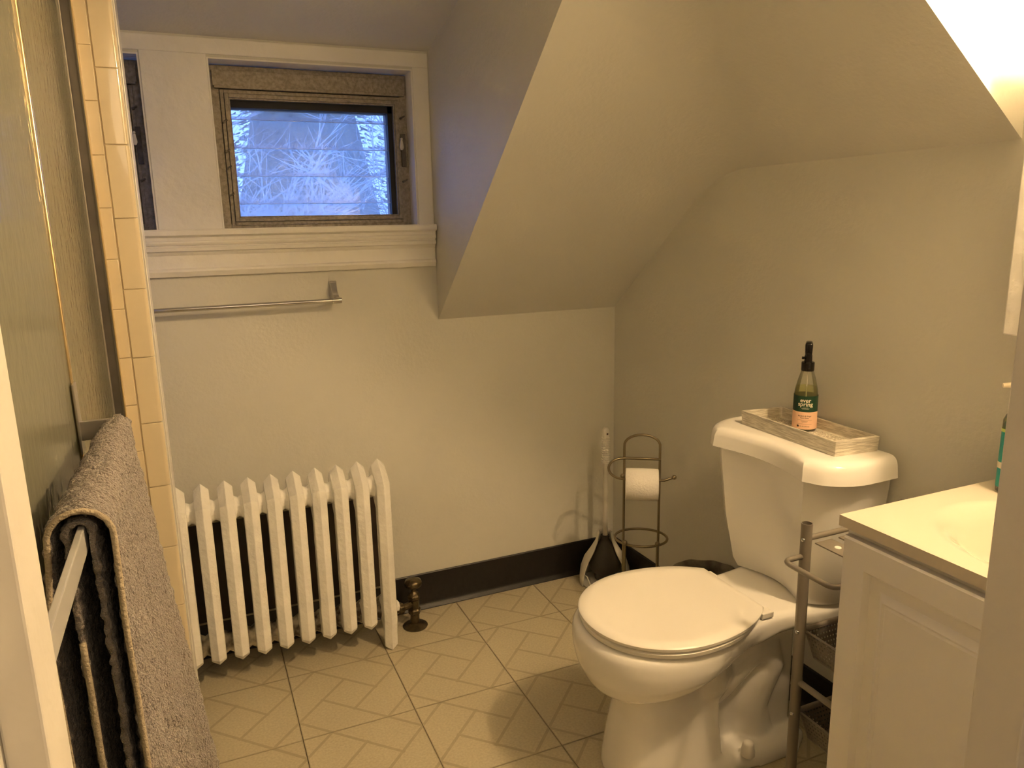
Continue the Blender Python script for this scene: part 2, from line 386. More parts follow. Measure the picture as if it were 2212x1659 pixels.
# sill with its stacked mouldings: profile in (depth off the wall, z)
prof = [(0, 1.193), (0.013, 1.193), (0.016, 1.199), (0.020, 1.207), (0.018, 1.213), (0.009, 1.2165), (0.009, 1.252), (0.014, 1.256), (0.017, 1.262), (0.025, 1.265), (0.026, 1.274), (0.019, 1.277), (0.019, 1.2805), (0.026, 1.282),
        (0.029, 1.287), (0.029, 1.292), (0.024, 1.2945), (0.025, 1.303), (0.036, 1.3065), (0.040, 1.309), (0.040, 1.321), (0.037, 1.3255), (0, 1.3255)]
sb = MB(); nseg = 60; rings = []
for i in range(nseg+1):
    x = lerp(-0.9, 0.588, i/nseg)
    rings.append([(x, YB - d, z + (0.0012*noise.noise(Vector((x*40, z*30, 0))) if z < 1.21 else 0)) for d, z in prof])
sb.loft(rings); struct(sb.build('trim_4', 'trim', smooth=30))

def window(name, X0, X1, Z0, Z1, Y, both=True):
    root = struct(MB().box((X0, Y+0.004, Z0), (X0+0.022, Y+0.06, Z1)).box((X1-0.022, Y+0.004, Z0), (X1, Y+0.06, Z1)).box((X0+0.022, Y+0.004, Z1-0.018), (X1-0.022, Y+0.06, Z1)).box((X0+0.022, Y+0.004, Z0), (X1-0.022, Y+0.06, Z0+0.014)).build(name, 'oldalu', bevel=0.001))
    # head panel
    MB().box((X0+0.006, Y-0.006, Z1-0.058), (X1-0.006, Y+0.012, Z1-0.014)).box((X0+0.010, Y-0.010, Z1-0.064), (X1-0.010, Y+0.002, Z1-0.056)).build('head_panel', 'oldalu', root, bevel=0.001)
    MB().box((X0+0.018, Y+0.010, Z0+0.010), (X0+0.047, Y+0.02, Z1-0.05)).box((X1-0.043, Y+0.010, Z0+0.010), (X1-0.018, Y+0.02, Z1-0.05)).box((X0+0.047, Y+0.010, Z0+0.010), (X1-0.043, Y+0.02, Z0+0.033)).box((X0+0.047, Y+0.010, Z1-0.088), (X1-0.043, Y+0.02, Z1-0.05)).build('back_plate', 'oldaluD', root)
    # inner storm frame: stepped members
    gx0, gx1, gz0, gz1 = X0+0.050, X1-0.046, Z0+0.036, Z1-0.092
    def ring(a, b, yy0, yy1, nm, mt):
        bb = MB()
        bb.box((gx0-b, yy0, gz0-b), (gx0-a, yy1, gz1+b)); bb.box((gx1+a, yy0, gz0-b), (gx1+b, yy1, gz1+b))
        bb.box((gx0-a, yy0, gz1+a), (gx1+a, yy1, gz1+b)); bb.box((gx0-a, yy0, gz0-b), (gx1+a, yy1, gz0-a))
        return bb.build(nm, mt, root, bevel=0.0008)
    ring(0.016, 0.026, Y+0.000, Y+0.020, 'outer_frame', 'oldalu')
    ring(0.004, 0.015, Y-0.006, Y+0.018, 'storm_frame', 'oldalu')
    ring(0.0, 0.004, Y-0.001, Y+0.016, 'inner_bead', 'oldalu')
    # dark louvre housing seen past the bead (top and right)
    MB().box((gx0-0.002, Y+0.02, gz1-0.020), (gx1+0.002, Y+0.075, gz1+0.004)).box((gx1-0.014, Y+0.02, gz0), (gx1+0.004, Y+0.075, gz1)).box((gx0-0.004, Y+0.02, gz0), (gx0+0.001, Y+0.075, gz1)).build('louvre_housing', 'gasket', root)
    # glass louvres, overlapping
    zz = gz0 - 0.045; kk = 0
    while zz < gz1 + 0.01:
        zt = min(zz + 0.092, gz1+0.002); zb_ = max(zz, gz0-0.03)
        s = MB(); yb_, yt_ = Y+0.040, Y+0.052
        s.prism([(gx0, yb_, zb_), (gx0, yb_+0.0045, zb_), (gx0, yt_+0.0045, zt), (gx0, yt_, zt)], (gx1-gx0-0.010, 0, 0))
        po = s.build('glass_slat', 'slat', root)
        MB().box((gx0, yb_-0.0015, zb_-0.0008), (gx1-0.010, yb_+0.004, zb_+0.0012)).build('slat_edge', 'slatedge', po)
        zz += 0.0815
    # pivot clips and latch
    for cx, zs in ((X0+0.026, (0.34, 0.52, 0.62, 0.79)), (X1-0.024, (0.30, 0.72))):
        for q in zs:
            cz = lerp(Z0, Z1, 1-q) if cx < (X0+X1)/2 else lerp(Z0, Z1, q)
            MB().cyl((cx, Y-0.014, cz), (cx, Y+0.001, cz), 0.0035, 10).cyl((cx-0.001, Y-0.012, cz-0.001), (cx+0.011, Y-0.013, cz+0.006), 0.0024, 8).build('clip', 'oldaluD', root, smooth=40)
    cx = X1-0.020; zc = lerp(Z0, Z1, 0.52)
    lt = MB().box((cx-0.006, Y-0.008, zc-0.055), (cx+0.008, Y+0.004, zc+0.045)).build('latch_plate', 'oldaluD', root, bevel=0.001)
    MB().cyl((cx-0.008, Y-0.02, zc+0.028), (cx-0.008, Y-0.004, zc+0.028), 0.004, 12).prism([(cx-0.011, Y-0.019, zc+0.026), (cx-0.005, Y-0.019, zc+0.026), (cx-0.001, Y-0.019, zc+0.002), (cx-0.005, Y-0.019, zc-0.006), (cx-0.012, Y-0.019, zc-0.006), (cx-0.015, Y-0.019, zc+0.002)], (0, 0.007, 0)).build('latch_handle', 'alu', root, bevel=0.001)
    return root
window('window_1', -0.040, 0.538, 1.3235, 1.783, 0.300)
window('window_2', -0.795, -0.222, 1.3235, 1.783, 0.300)

# ================================================================== SHOWER DOOR
XG = -0.325                                  # outer panel plane
hdr = thing('shower_door', (-0.33, -0.9, 0), 'sliding shower door with rippled glass panels in a metal frame', 'shower door')
MB().box((-0.352, -0.258, 0.10), (-0.345, -0.2506, 1.80)).box((-0.345, -0.256, 0.10), (-0.3165, -0.2506, 1.80)).box((-0.3195, -0.276, 0.10), (-0.3165, -0.2506, 1.80)).build('wall_channel', 'aludark', hdr, bevel=0.0005)
MB().box((-0.3165, -0.2785, 0.10), (-0.3150, -0.2506, 1.80)).build('channel_edge', 'gold', hdr)
MB().cyl((-0.3167, -0.262, 1.03), (-0.3152, -0.262, 1.03), 0.003, 10).build('screw', 'oldaluD', hdr)
MB().box((-0.362, -1.698, 1.80), (-0.304, -0.2506, 1.86)).build('header_rail', 'aludark', hdr, bevel=0.002)
MB().box((-0.362, -1.698, 0.08), (-0.308, -0.2506, 0.104)).build('bottom_track', 'aludark', hdr, bevel=0.002)
inner = MB().box((-0.3440, -1.04, 0.115), (-0.3390, -0.270, 1.80)).build('glass_panel', 'obscure', hdr)
outer = MB().box((-0.3270, -1.66, 0.115), (-0.3220, -0.945, 1.80)).build('glass_panel', 'obscure', hdr)
MB().box((-0.3300, -0.948, 0.108), (-0.3190, -0.937, 1.80)).build('panel_edge', 'gold', outer, bevel=0.002, smooth=60)
MB().box((-0.3465, -0.2735, 0.108), (-0.3365, -0.2665, 1.80)).build('panel_edge', 'aludark', inner, bevel=0.001)
MB().box((-0.3295, -1.675, 0.108), (-0.3195, -1.660, 1.80)).build('panel_edge', 'gold', outer, bevel=0.001)
# towel bar on the outer panel
bar = MB().box((-0.2735, -1.60, 1.040), (-0.2675, -0.955, 1.064)).build('towel_rail', 'barw', hdr, bevel=0.001)
MB().box((-0.2755, -0.958, 1.036), (-0.2655, -0.940, 1.068)).box((-0.319, -0.957, 1.038), (-0.2700, -0.9515, 1.066)).box((-0.3195, -0.965, 1.02), (-0.3165, -0.935, 1.12)).build('rail_bracket', 'alu', bar, bevel=0.001)
MB().box((-0.319, -1.602, 1.038), (-0.2655, -1.596, 1.066)).build('rail_bracket', 'alu', bar, bevel=0.001)
# curb under the shower door
struct(MB().box((-0.375, -1.70, 0.0), (-0.298, -0.2506, 0.08)).build('trim_5', 'tilew', bevel=0.004))

# ================================================================== TOWEL
def towel():
    NU, b = 90, MB()
    far = [(0.2, -0.182), (0.3, -0.190), (0.507, -0.205), (0.665, -0.219), (0.83, -0.236), (0.947, -0.245), (1.03, -0.254)]
    near = [(0.2, -0.206), (0.4, -0.222), (0.6, -0.232), (0.8, -0.241), (0.97, -0.245), (1.03, -0.2445)]
    def layer(inner):
        grid = []
        for i in range(NU+1):
            u = i/NU; y = lerp(-0.972, -1.392, u)
            e = u**0.9
            rt = lerp(0.010, 0.026, e) if not inner else lerp(0.007, 0.009, e)
            ztop = lerp(1.069, 1.082, e) if not inner else 1.0685
            prof = []
            # back side from bottom up
            zbot_b = 0.42 if not inner else 0.50
            zbot_f = 0.22 if not inner else 0.30
            for q in range(70):
                z = lerp(zbot_b, ztop - rt, q/70)
                xb = lerp(-0.284, tab([(0.4, -0.300), (0.8, -0.306), (0.95, -0.3075), (1.05, -0.297)], z), e) if not inner else -0.283
                xb += 0.004*math.sin(u*17 + z*3)*min(1, (1.06-z)*4)*(0.3 if not inner else 1)
                prof.append((max(xb, -0.310), z))
            xl = prof[-1][0]
            xf0 = lerp(tab(far, 1.03), tab(near, 1.03), e) if not inner else -0.262
            for q in range(1, 16):
                a = PI*q/16; prof.append((lerp(xl, xf0, (1-math.cos(a))/2), ztop - rt + rt*math.sin(a)))
            for q in range(0, 120):
                z = lerp(ztop-rt, zbot_f, q/119)
                if not inner:
                    x = lerp(tab(far, z), tab(near, z), e)
                    dn = min(1, max(0, (1.03-z)*1.6))
                    x += dn*(0.015*(abs(math.sin(u*PI*2.6 + 0.9 + z*1.2))**0.7*2-1.2) + 0.005*math.sin(u*2*PI*4.7 + z*2) - 0.005)
                else:
                    x = -0.262 + max(0, 1.03-z)*0.022 + 0.006*math.sin(u*2*PI*2 + 2 + z*5)*min(1, (1.03-z)*3)
                    x = min(x, lerp(tab(far, z), tab(near, z), e) - 0.014) if z < 1.03 else x
                prof.append((x, z))
            grid.append([(x, y + 0.004*noise.noise(Vector((x*8, 0, z*9))), z) for x, z in prof])
        return grid
    for inn in (False, True):
        b.loft(layer(inn), False, closed=False)
    o = b.build('bath_towel', 'towel', smooth=180)
    so = o.modifiers.new('thick', 'SOLIDIFY'); so.thickness = 0.005; so.offset = 0
    sd = o.modifiers.new('sub', 'SUBSURF'); sd.subdivision_type = 'SIMPLE'; sd.levels = 1; sd.render_levels = 1
    tx = bpy.data.textures.new('terry', 'CLOUDS'); tx.noise_scale = 0.010; tx.noise_depth = 2
    dm = o.modifiers.new('pile', 'DISPLACE'); dm.texture = tx; dm.strength = 0.0095; dm.texture_coords = 'LOCAL'
    tag(o, 'thick taupe terry towel hung over the shower door rail', 'towel')
    g = layer(False)[-1]
    MB().tube([(x, y-0.002, z) for x, y, z in g[::2]], 0.0028, 8).build('hem', 'hem', o, smooth=180)
    g = layer(True)[-1]
    MB().tube([(x, y-0.001, z) for x, y, z in g[:60:3]], 0.003, 8).build('hem', 'hem', o, smooth=180)
    return o
towel()

# ================================================================== RADIATOR
rad = thing('radiator', (0.04, 0.06, 0), 'white painted cast iron radiator with ten fins under the window', 'radiator')
def offset(poly, d):
    out = []; n = len(poly)
    for i in range(n):
        p0 = Vector(poly[i-1]); p = Vector(poly[i]); p1 = Vector(poly[(i+1) % n])
        a = (p-p0).normalized(); c = (p1-p).normalized(); na = Vector((-a.y, a.x)); nc = Vector((-c.y, c.x))
        m_ = (na+nc); m_ = m_.normalized() if m_.length > 1e-6 else na
        k = max(0.5, m_.dot(na)); out.append(tuple(p + m_*d/k))
    return out
def rad_section(x, leg):
    if leg:
        P_ = [(0.014, 0.0), (0.045, 0.0), (0.047, 0.06), (0.072, 0.088)]
    else:
        P_ = [(0.012, 0.088), (0.072, 0.088)]
    P_ += [(0.116, 0.094), (0.128, 0.12), (0.120, 0.150), (0.085, 0.165), (0.060, 0.185), (0.056, 0.47), (0.078, 0.492), (0.118, 0.500), (0.130, 0.535), (0.122, 0.582), (0.095, 0.604), (0.076, 0.616), (0.050, 0.600), (0.006, 0.570), (0.0, 0.555), (0.0, 0.105)]
    if leg: P_ += [(0.010, 0.06)]
    # polygon is counter-clockwise in (y, z): offset inward
    in1 = offset(P_, 0.0105); in0 = offset(P_, 0.0135)
    rings = []
    for dx, poly in ((-0.0208, in0), (-0.0188, in1), (0.0, P_), (0.0188, in1), (0.0208, in0)):
        rings.append([(x+dx, y + 0.0006*noise.noise(Vector((x*30, y*60, z*40))), z + (0.006 if (dx == 0 and 0.59 < z) else 0)) for y, z in poly])
    b = MB(); b.loft(rings)
    return b
XS = [0.325 - 0.0635*i for i in range(11)]
for i, x in enumerate(XS):
    o = rad_section(x, i in (0, 10)).build('fin', 'enamel', rad, bevel=0.001, bseg=1, smooth=22)
for i in range(10):
    xa = XS[i+1]; xb = XS[i]
    xm = (xa+xb)/2
    pr = [(0.034, 0.012), (0.036, 0.018), (0.031, 0.026), (0.028, 0.0315), (0.031, 0.037), (0.036, 0.045), (0.034, 0.052)]
    MB().lathe(pr, (xa, 0.066, 0.540), 24, (1, 0, 0)).build('hub', 'enamel', rad, smooth=60)
    MB().lathe(pr, (xa, 0.085, 0.118), 24, (1, 0, 0)).build('hub', 'dirty', rad, smooth=60)
MB().lathe([(0.036, 0), (0.036, 0.006), (0.026, 0.012)], (0.338, 0.066, 0.54), 20, (1, 0, 0)).build('end_cap', 'enamel', rad, smooth=40)
# dark panel on the wall behind
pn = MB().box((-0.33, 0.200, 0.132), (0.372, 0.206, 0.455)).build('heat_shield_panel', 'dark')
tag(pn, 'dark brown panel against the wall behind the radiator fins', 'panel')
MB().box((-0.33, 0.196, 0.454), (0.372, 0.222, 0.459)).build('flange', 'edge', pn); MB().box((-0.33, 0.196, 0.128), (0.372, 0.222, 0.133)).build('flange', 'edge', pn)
# valve
VX, VY = 0.432, 0.126
va = thing('radiator_valve', (VX, VY, 0), 'tarnished bronze radiator valve with round knob standing on the floor', 'valve')
MB().lathe([(0.041, 0.0003), (0.042, 0.003), (0.038, 0.006), (0.020, 0.011), (0.016, 0.014)], (VX, VY, 0), 32).build('floor_flange', 'brass', va, smooth=35, label='round metal collar on the floor')
MB().lathe([(0.0150, 0.010), (0.0150, 0.050)], (VX, VY, 0), 20).build('riser_pipe', 'brass', va, smooth=35)
MB().lathe([(0.018, 0.046), (0.022, 0.050), (0.022, 0.062), (0.018, 0.068), (0.019, 0.098), (0.022, 0.102), (0.022, 0.112), (0.016, 0.122), (0.009, 0.128), (0.009, 0.142)], (VX, VY, 0), 6).build('valve_body', 'brass', va, bevel=0.002)
MB().lathe([(0.010, 0.140), (0.020, 0.143), (0.028, 0.149), (0.030, 0.157), (0.027, 0.166), (0.016, 0.172), (0.004, 0.174)], (VX, VY, 0), 20).build('knob', 'brass', va, smooth=60)
un = MB().lathe([(0.012, 0.0), (0.012, 0.030), (0.020, 0.034), (0.020, 0.048), (0.015, 0.052), (0.015, 0.066)], (VX-0.012, VY-0.006, 0.084), 8, (-1, -0.25, 0)).build('union_nut', 'brass', va, bevel=0.001)
MB().lathe([(0.022, 0.0), (0.024, 0.004), (0.024, 0.012), (0.019, 0.015), (0.019, 0.024)], (0.346, 0.098, 0.104), 8, (1, 0.25, -0.15)).build('union_collar', 'enamel', rad, bevel=0.001)

# ================================================================== TOWEL BAR ON BACK WALL
tb = thing('wall_towel_bar', (0.255, YB, 1.13), 'chrome towel bar on the wall below the window sill', 'towel bar')
def bar_post(x):
    b = MB(); rings = []
    for t, (hw, zc, zh, y) in enumerate(((0.0125, 1.131, 0.030, YB-0.0005), (0.0125, 1.131, 0.030, YB-0.007), (0.0118, 1.131, 0.0285, YB-0.010), (0.0110, 1.126, 0.023, YB-0.016), (0.0100, 1.116, 0.015, YB-0.030), (0.0105, 1.108, 0.0098, YB-0.046), (0.0105, 1.105, 0.0085, YB-0.060))):
        rings.append([(x-hw, y, zc-zh), (x+hw, y, zc-zh), (x+hw*0.86, y, zc+zh), (x-hw*0.86, y, zc+zh)])
    b.loft(rings); p = b.build('mounting_post', 'chrome', tb, bevel=0.0015, smooth=60)
    MB().box((x-0.0085, YB-0.0125, 1.138), (x+0.0085, YB-0.0095, 1.155)).build('face_plate', 'chrome', p, bevel=0.001)
    MB().cyl((x-0.014, YB-0.060, 1.1045), (x+0.0135, YB-0.060, 1.1045), 0.0088, 16).build('end_socket', 'chrome', p, smooth=40)
bar_post(0.255); bar_post(-0.345)
MB().cyl((-0.34, YB-0.060, 1.1045), (0.245, YB-0.060, 1.1045), 0.0068, 16).build('rail', 'chrome', tb, smooth=40)

# ================================================================== TOILET
TY = -0.762
toi = thing('toilet', (0.95, TY, 0), 'white two-piece porcelain toilet with the lid closed', 'toilet')
def outl(xc, ra, rb, xb, wb, z, n=40, yc=TY, p=2.2):
    """closed outline: half superellipse at the front (towards -x), then tapering back to xb with half width wb"""
    pts = []
    for i in range(n+1):
        a = PI*i/n; ca, sa = math.cos(a), math.sin(a)
        # from +y side round the front to -y side
        pts.append((xc - ra*abs(sa)**(2/p), yc + rb*(1 if ca > 0 else -1)*abs(ca)**(2/p), z))
    back = []
    m_ = 10
    for i in range(1, m_+1):
        t = i/m_; s_ = t*t*(3-2*t)
        back.append((lerp(xc, xb, t), lerp(rb, wb, s_)))
    pts += [(x, yc - w_, z) for x, w_ in back] + [(x, yc + w_, z) for x, w_ in reversed(back)]
    return pts
body = MB()
def tilt(ring, z0, k): return [(x, y, z0 + k*(x-0.79)) for x, y, z in ring]
body.loft([tilt(outl(0.80, 0.112, 0.092, 0.96, 0.060, 0), 0.270, 0.30), tilt(outl(0.795, 0.150, 0.128, 0.985, 0.085, 0), 0.281, 0.25), tilt(outl(0.79, 0.178, 0.157, 1.00, 0.10, 0), 0.300, 0.17), tilt(outl(0.79, 0.196, 0.174, 1.02, 0.112, 0), 0.324, 0.08),
           outl(0.79, 0.204, 0.181, 1.03, 0.120, 0.350), outl(0.79, 0.205, 0.182, 1.04, 0.126, 0.378), outl(0.79, 0.201, 0.179, 1.04, 0.124, 0.394), outl(0.79, 0.190, 0.170, 1.04, 0.118, 0.400)])
body.sphere((0.895, TY, 0.245), 0.100, 20)
# deck under the tank
dk = []
for x, zb_, hw in ((0.90, 0.335, 0.135), (1.00, 0.335, 0.128), (1.06, 0.345, 0.124), (1.12, 0.352, 0.132), (1.18, 0.345, 0.145), (1.25, 0.34, 0.150)):
    dk.append([(x, TY-hw+.012, zb_), (x, TY-hw, zb_+.015), (x, TY-hw, 0.390), (x, TY-hw+.012, 0.401), (x, TY+hw-.012, 0.401), (x, TY+hw, 0.390), (x, TY+hw, zb_+.015), (x, TY+hw-.012, zb_)])
body.loft(dk)
# pedestal
body.loft([outl(0.785, 0.122, 0.102, 0.925, 0.098, 0.0, p=3.2), outl(0.785, 0.120, 0.100, 0.925, 0.096, 0.03, p=3.2), outl(0.787, 0.110, 0.096, 0.920, 0.090, 0.10, p=3.2), outl(0.79, 0.100, 0.092, 0.914, 0.086, 0.17, p=3), outl(0.79, 0.098, 0.090, 0.91, 0.084, 0.30, p=2.8)])
# trapway
tp_ = [(0.90, TY, 0.17), (0.94, TY, 0.20), (0.99, TY, 0.245), (1.04, TY, 0.275), (1.085, TY, 0.262), (1.10, TY, 0.215), (1.075, TY, 0.165), (1.055, TY, 0.115), (1.06, TY, 0.06), (1.07, TY, 0.01)]
body.tube(tp_, [0.055, 0.062, 0.066, 0.066, 0.064, 0.062, 0.060, 0.060, 0.064, 0.07], 20, flat=1.22)
# second lower trap bulge in the recess and web to the rear
body.box((0.90, TY-0.04, 0.0), (1.10, TY+0.04, 0.34))
body.box((1.07, TY-0.055, 0.0), (1.17, TY+0.055, 0.36))
# foot
ft = []
for z, gx in ((0, 0), (0.022, 0.002), (0.036, 0.012), (0.042, 0.03)):
    ft.append([(0.88, TY-0.105+gx, z), (1.05, TY-0.128+gx, z), (1.14, TY-0.124+gx, z), (1.19-gx, TY-0.09+gx, z), (1.19-gx, TY+0.09-gx, z), (1.14, TY+0.124-gx, z), (1.05, TY+0.128-gx, z), (0.88, TY+0.105-gx, z)])
body.loft(ft)
bo = body.build('bowl', 'porc', toi)
for mm, kw in (('REMESH', dict(mode='VOXEL', voxel_size=0.0055)), ('SMOOTH', dict(factor=0.5, iterations=7))):
    md = bo.modifiers.new(mm.lower(), mm)
    for k_, v_ in kw.items(): setattr(md, k_, v_)
dg = bpy.context.evaluated_depsgraph_get(); me2 = bpy.data.meshes.new_from_object(bo.evaluated_get(dg)); bo.modifiers.clear(); bo.data = me2
me2.materials.clear(); me2.materials.append(M['porc'])
for p in me2.polygons: p.use_smooth = True
for sgn in (-1, 1):
    MB().lathe([(0.017, 0), (0.0165, 0.012), (0.0135, 0.030), (0.011, 0.035), (0.004, 0.037)], (0.985, TY + sgn*0.112, 0.0385), 20).build('bolt_cap', 'plastic', toi, smooth=50)
# seat and lid
TS = TY - 0.005
def dshape(ra, rb, xb, wb, z, xc=0.80):
    pts = []
    n_ = 44
    for i in range(n_+1):
        a = PI*i/n_; pts.append((xc - ra*abs(math.sin(a))**0.95, TS + rb*(1 if math.cos(a) > 0 else -1)*abs(math.cos(a))**0.95, z))
    k_ = (xb-xc)/math.sqrt(1-(wb/rb)**2)
    side = [(lerp(xc, xb, t/12), rb*math.sqrt(max(0, 1-((lerp(xc, xb, t/12)-xc)/k_)**2))) for t in range(1, 13)]
    return pts + [(x, TS-w_, z) for x, w_ in side] + [(x, TS+w_, z) for x, w_ in reversed(side)]
b = MB(); b.loft([dshape(0.186, 0.171, 0.985, 0.100, 0.4035), dshape(0.197, 0.182, 0.99, 0.108, 0.4055), dshape(0.199, 0.184, 0.99, 0.110, 0.4150), dshape(0.195, 0.180, 0.985, 0.106, 0.4180), dshape(0.182, 0.168, 0.98, 0.098, 0.4185)])
b.build('seat', 'seat', toi, smooth=55)
b = MB(); b.loft([dshape(0.186, 0.171, 1.000, 0.100, 0.4212), dshape(0.200, 0.185, 1.006, 0.110, 0.4225), dshape(0.201, 0.186, 1.006, 0.111, 0.4295), dshape(0.197, 0.182, 1.003, 0.108, 0.4335), dshape(0.172, 0.160, 0.985, 0.095, 0.4350), dshape(0.164, 0.151, 0.98, 0.090, 0.4330)])
b.build('lid', 'seat', toi, smooth=48)
MB().box((0.998, TS-0.118, 0.402), (1.032, TS-0.088, 0.4165)).box((0.998, TS+0.088, 0.402), (1.032, TS+0.118, 0.4165)).cyl((1.004, TS-0.085, 0.413), (1.004, TS+0.085, 0.413), 0.006, 10).build('hinge', 'seat', toi, bevel=0.002)
# tank: body lofted downwards, lid with hollowed front
TC = -0.747
def tank_out(z, hx, hw, sc=0.0, grow=0.0):
    """front corners at half width cw; concave front, slanted ends"""
    xb = 1.282; xf = xb - hx
    cw = hw*0.66
    P_ = []
    n_ = 10
    for i in range(n_+1):                    # front, from +y corner to -y corner, hollow in the middle
        t = i/n_; P_.append((xf + 0.030*math.sin(PI*t) * (1-sc), TC + lerp(cw, -cw, t)))
    for i in range(1, 9):                    # convex quarter to the end
        a = PI/2*i/8; P_.append((xf + 0.006 + (0.115)*(1-math.cos(a)), TC - cw - (hw-cw)*math.sin(a)))
    P_.append((xb, TC - hw*0.985)); P_.append((xb, TC + hw*0.985))
    for i in range(8, 0, -1):
        a = PI/2*i/8; P_.append((xf + 0.006 + (0.115)*(1-math.cos(a)), TC + cw + (hw-cw)*math.sin(a)))
    if grow:
        cx, cy = xb, TC
        P_ = [((cx - (cx-x)*(1+grow)), cy + (y-cy)*(1+grow)) for x, y in P_]
    return [(x, y, z) for x, y in P_]
b = MB(); b.loft([tank_out(0.402, 0.135, 0.150), tank_out(0.406, 0.150, 0.165), tank_out(0.430, 0.160, 0.178), tank_out(0.55, 0.178, 0.200), tank_out(0.70, 0.190, 0.217), tank_out(0.742, 0.193, 0.221)])
b.build('tank', 'porc', toi, smooth=34)
b = MB(); b.loft([tank_out(0.736, 0.206, 0.234), tank_out(0.7385, 0.210, 0.239), tank_out(0.768, 0.207, 0.2355), tank_out(0.7775, 0.204, 0.2325), tank_out(0.7835, 0.199, 0.228), tank_out(0.7875, 0.191, 0.221), tank_out(0.7890, 0.181, 0.212), tank_out(0.7892, 0.168, 0.200)])
b.build('tank_lid', 'porc', toi, smooth=34)

# ================================================================== TRAY AND BOTTLE
ZT = 0.7896
tray = thing('tray', (1.22, -0.767, ZT), 'whitewashed carved wooden tray lying on the toilet tank', 'tray')
c4 = [(1.158, -0.598), (1.152, -0.918), (1.272, -0.930), (1.276, -0.613)]
c4 = [Vector(c) for c in c4]; cc = sum(c4, Vector((0, 0)))/4
def insetp(d): return [c + (cc-c).normalized()*d*1.41 for c in c4]
b = MB(); i1 = insetp(0.006)
b.loft([[(*c, ZT+0.0002) for c in c4], [(*(c + (c-cc)*0.02), ZT+0.036) for c in c4], [(*c, ZT+0.036) for c in i1], [(*c, ZT+0.010) for c in i1]], cap=False)
b.add([(*c, ZT+0.010) for c in i1], [(0, 1, 2, 3)]); b.add([(*c, ZT+0.0002) for c in c4], [(0, 1, 2, 3)])
b.build('tray_frame', 'wood', tray, bevel=0.0015)
b = MB(); ux = (c4[2]-c4[1]).normalized(); uy = (c4[0]-c4[1]).normalized(); o0 = insetp(0.014)[1]
for i in range(11):
    for j in range(34):
        p = o0 + ux*(0.003 + i*0.0089) + uy*(0.004 + j*0.0087 + (0.0043 if i % 2 else 0))
        b.lathe([(0.0038, 0), (0.0032, 0.0014), (0.001, 0.0022)], (p.x, p.y, ZT+0.0100), 6)
cv = b.build('carved_relief', 'woodc', tray); cv['kind'] = 'stuff'
BX, BY, BZ = 1.232, -0.742, ZT + 0.0122
bot = thing('spray_bottle', (BX, BY, BZ), 'clear spray bottle with green and peach label standing in the tray', 'bottle')
sh = [(0.024, 0.0), (0.0285, 0.003), (0.0290, 0.008), (0.0285, 0.040), (0.0282, 0.090), (0.0265, 0.105), (0.0205, 0.130), (0.0155, 0.147), (0.0135, 0.152)]
MB().lathe(sh, (BX, BY, BZ), 32).build('bottle_body', 'clear', bot, smooth=60)
MB().lathe([(r-0.0014, h+0.001) for r, h in sh[:6]] + [(0.0235, 0.110), (0.001, 0.1101)], (BX, BY, BZ), 32).build('liquid', 'liquid', bot, smooth=60)
MB().lathe([(0.0295, 0.006), (0.0291, 0.050)], (BX, BY, BZ), 40, cap=False).build('label_lower', 'peach', bot, smooth=180, label='peach lower label')
MB().lathe([(0.0291, 0.050), (0.0289, 0.090)], (BX, BY, BZ), 40, cap=False).build('label_upper', 'green', bot, smooth=180, label='dark green upper label with cream lettering')
MB().cyl((BX, BY, BZ+0.01), (BX, BY, BZ+0.152), 0.0016, 8).build('dip_tube', 'plasticg', bot, smooth=60)
MB().lathe([(0.0150, 0.150), (0.0155, 0.152), (0.0155, 0.170), (0.0148, 0.172), (0.0095, 0.173), (0.0090, 0.189), (0.0075, 0.190)], (BX, BY, BZ), 28).build('collar', 'blackp', bot, smooth=35)
tocam = (Vector((CAMP.x, CAMP.y)) - Vector((BX, BY))).normalized(); sd_ = Vector((-tocam.y, tocam.x))
hd = MB(); hp = lambda f, s, z: (BX + tocam.x*f + sd_.x*s, BY + tocam.y*f + sd_.y*s, BZ + z)
hd.loft([[hp(-0.010, -0.0075, 0.186), hp(0.012, -0.0075, 0.186), hp(0.012, 0.0075, 0.186), hp(-0.010, 0.0075, 0.186)],
         [hp(-0.014, -0.0080, 0.200), hp(0.016, -0.0085, 0.198), hp(0.016, 0.0085, 0.198), hp(-0.014, 0.0080, 0.200)],
         [hp(-0.014, -0.0085, 0.218), hp(0.018, -0.0090, 0.216), hp(0.018, 0.0090, 0.216), hp(-0.014, 0.0085, 0.218)],
         [hp(-0.010, -0.0065, 0.2235), hp(0.014, -0.0065, 0.2225), hp(0.014, 0.0065, 0.2225), hp(-0.010, 0.0065, 0.2235)]])
hd.build('spray_head', 'blackp', bot, bevel=0.003, bseg=3, smooth=180)
MB().cyl(hp(0.014, 0, 0.186), hp(0.020, 0, 0.186), 0.006, 14).cyl(hp(0.006, -0.010, 0.182), hp(0.006, -0.015, 0.182), 0.0035, 10).cyl(hp(0.004, 0, 0.184), hp(0.004, -0.012, 0.182), 0.003, 10).build('nozzle', 'blackp', bot, smooth=40)
MB().prism([hp(0.010, -0.004, 0.20), hp(0.022, -0.004, 0.196), hp(0.024, -0.004, 0.176), hp(0.020, -0.004, 0.168), hp(0.018, -0.004, 0.178)], tuple(Vector(hp(0, 0.004, 0)) - Vector(hp(0, -0.004, 0)))).build('trigger', 'blackp', bot, bevel=0.001)
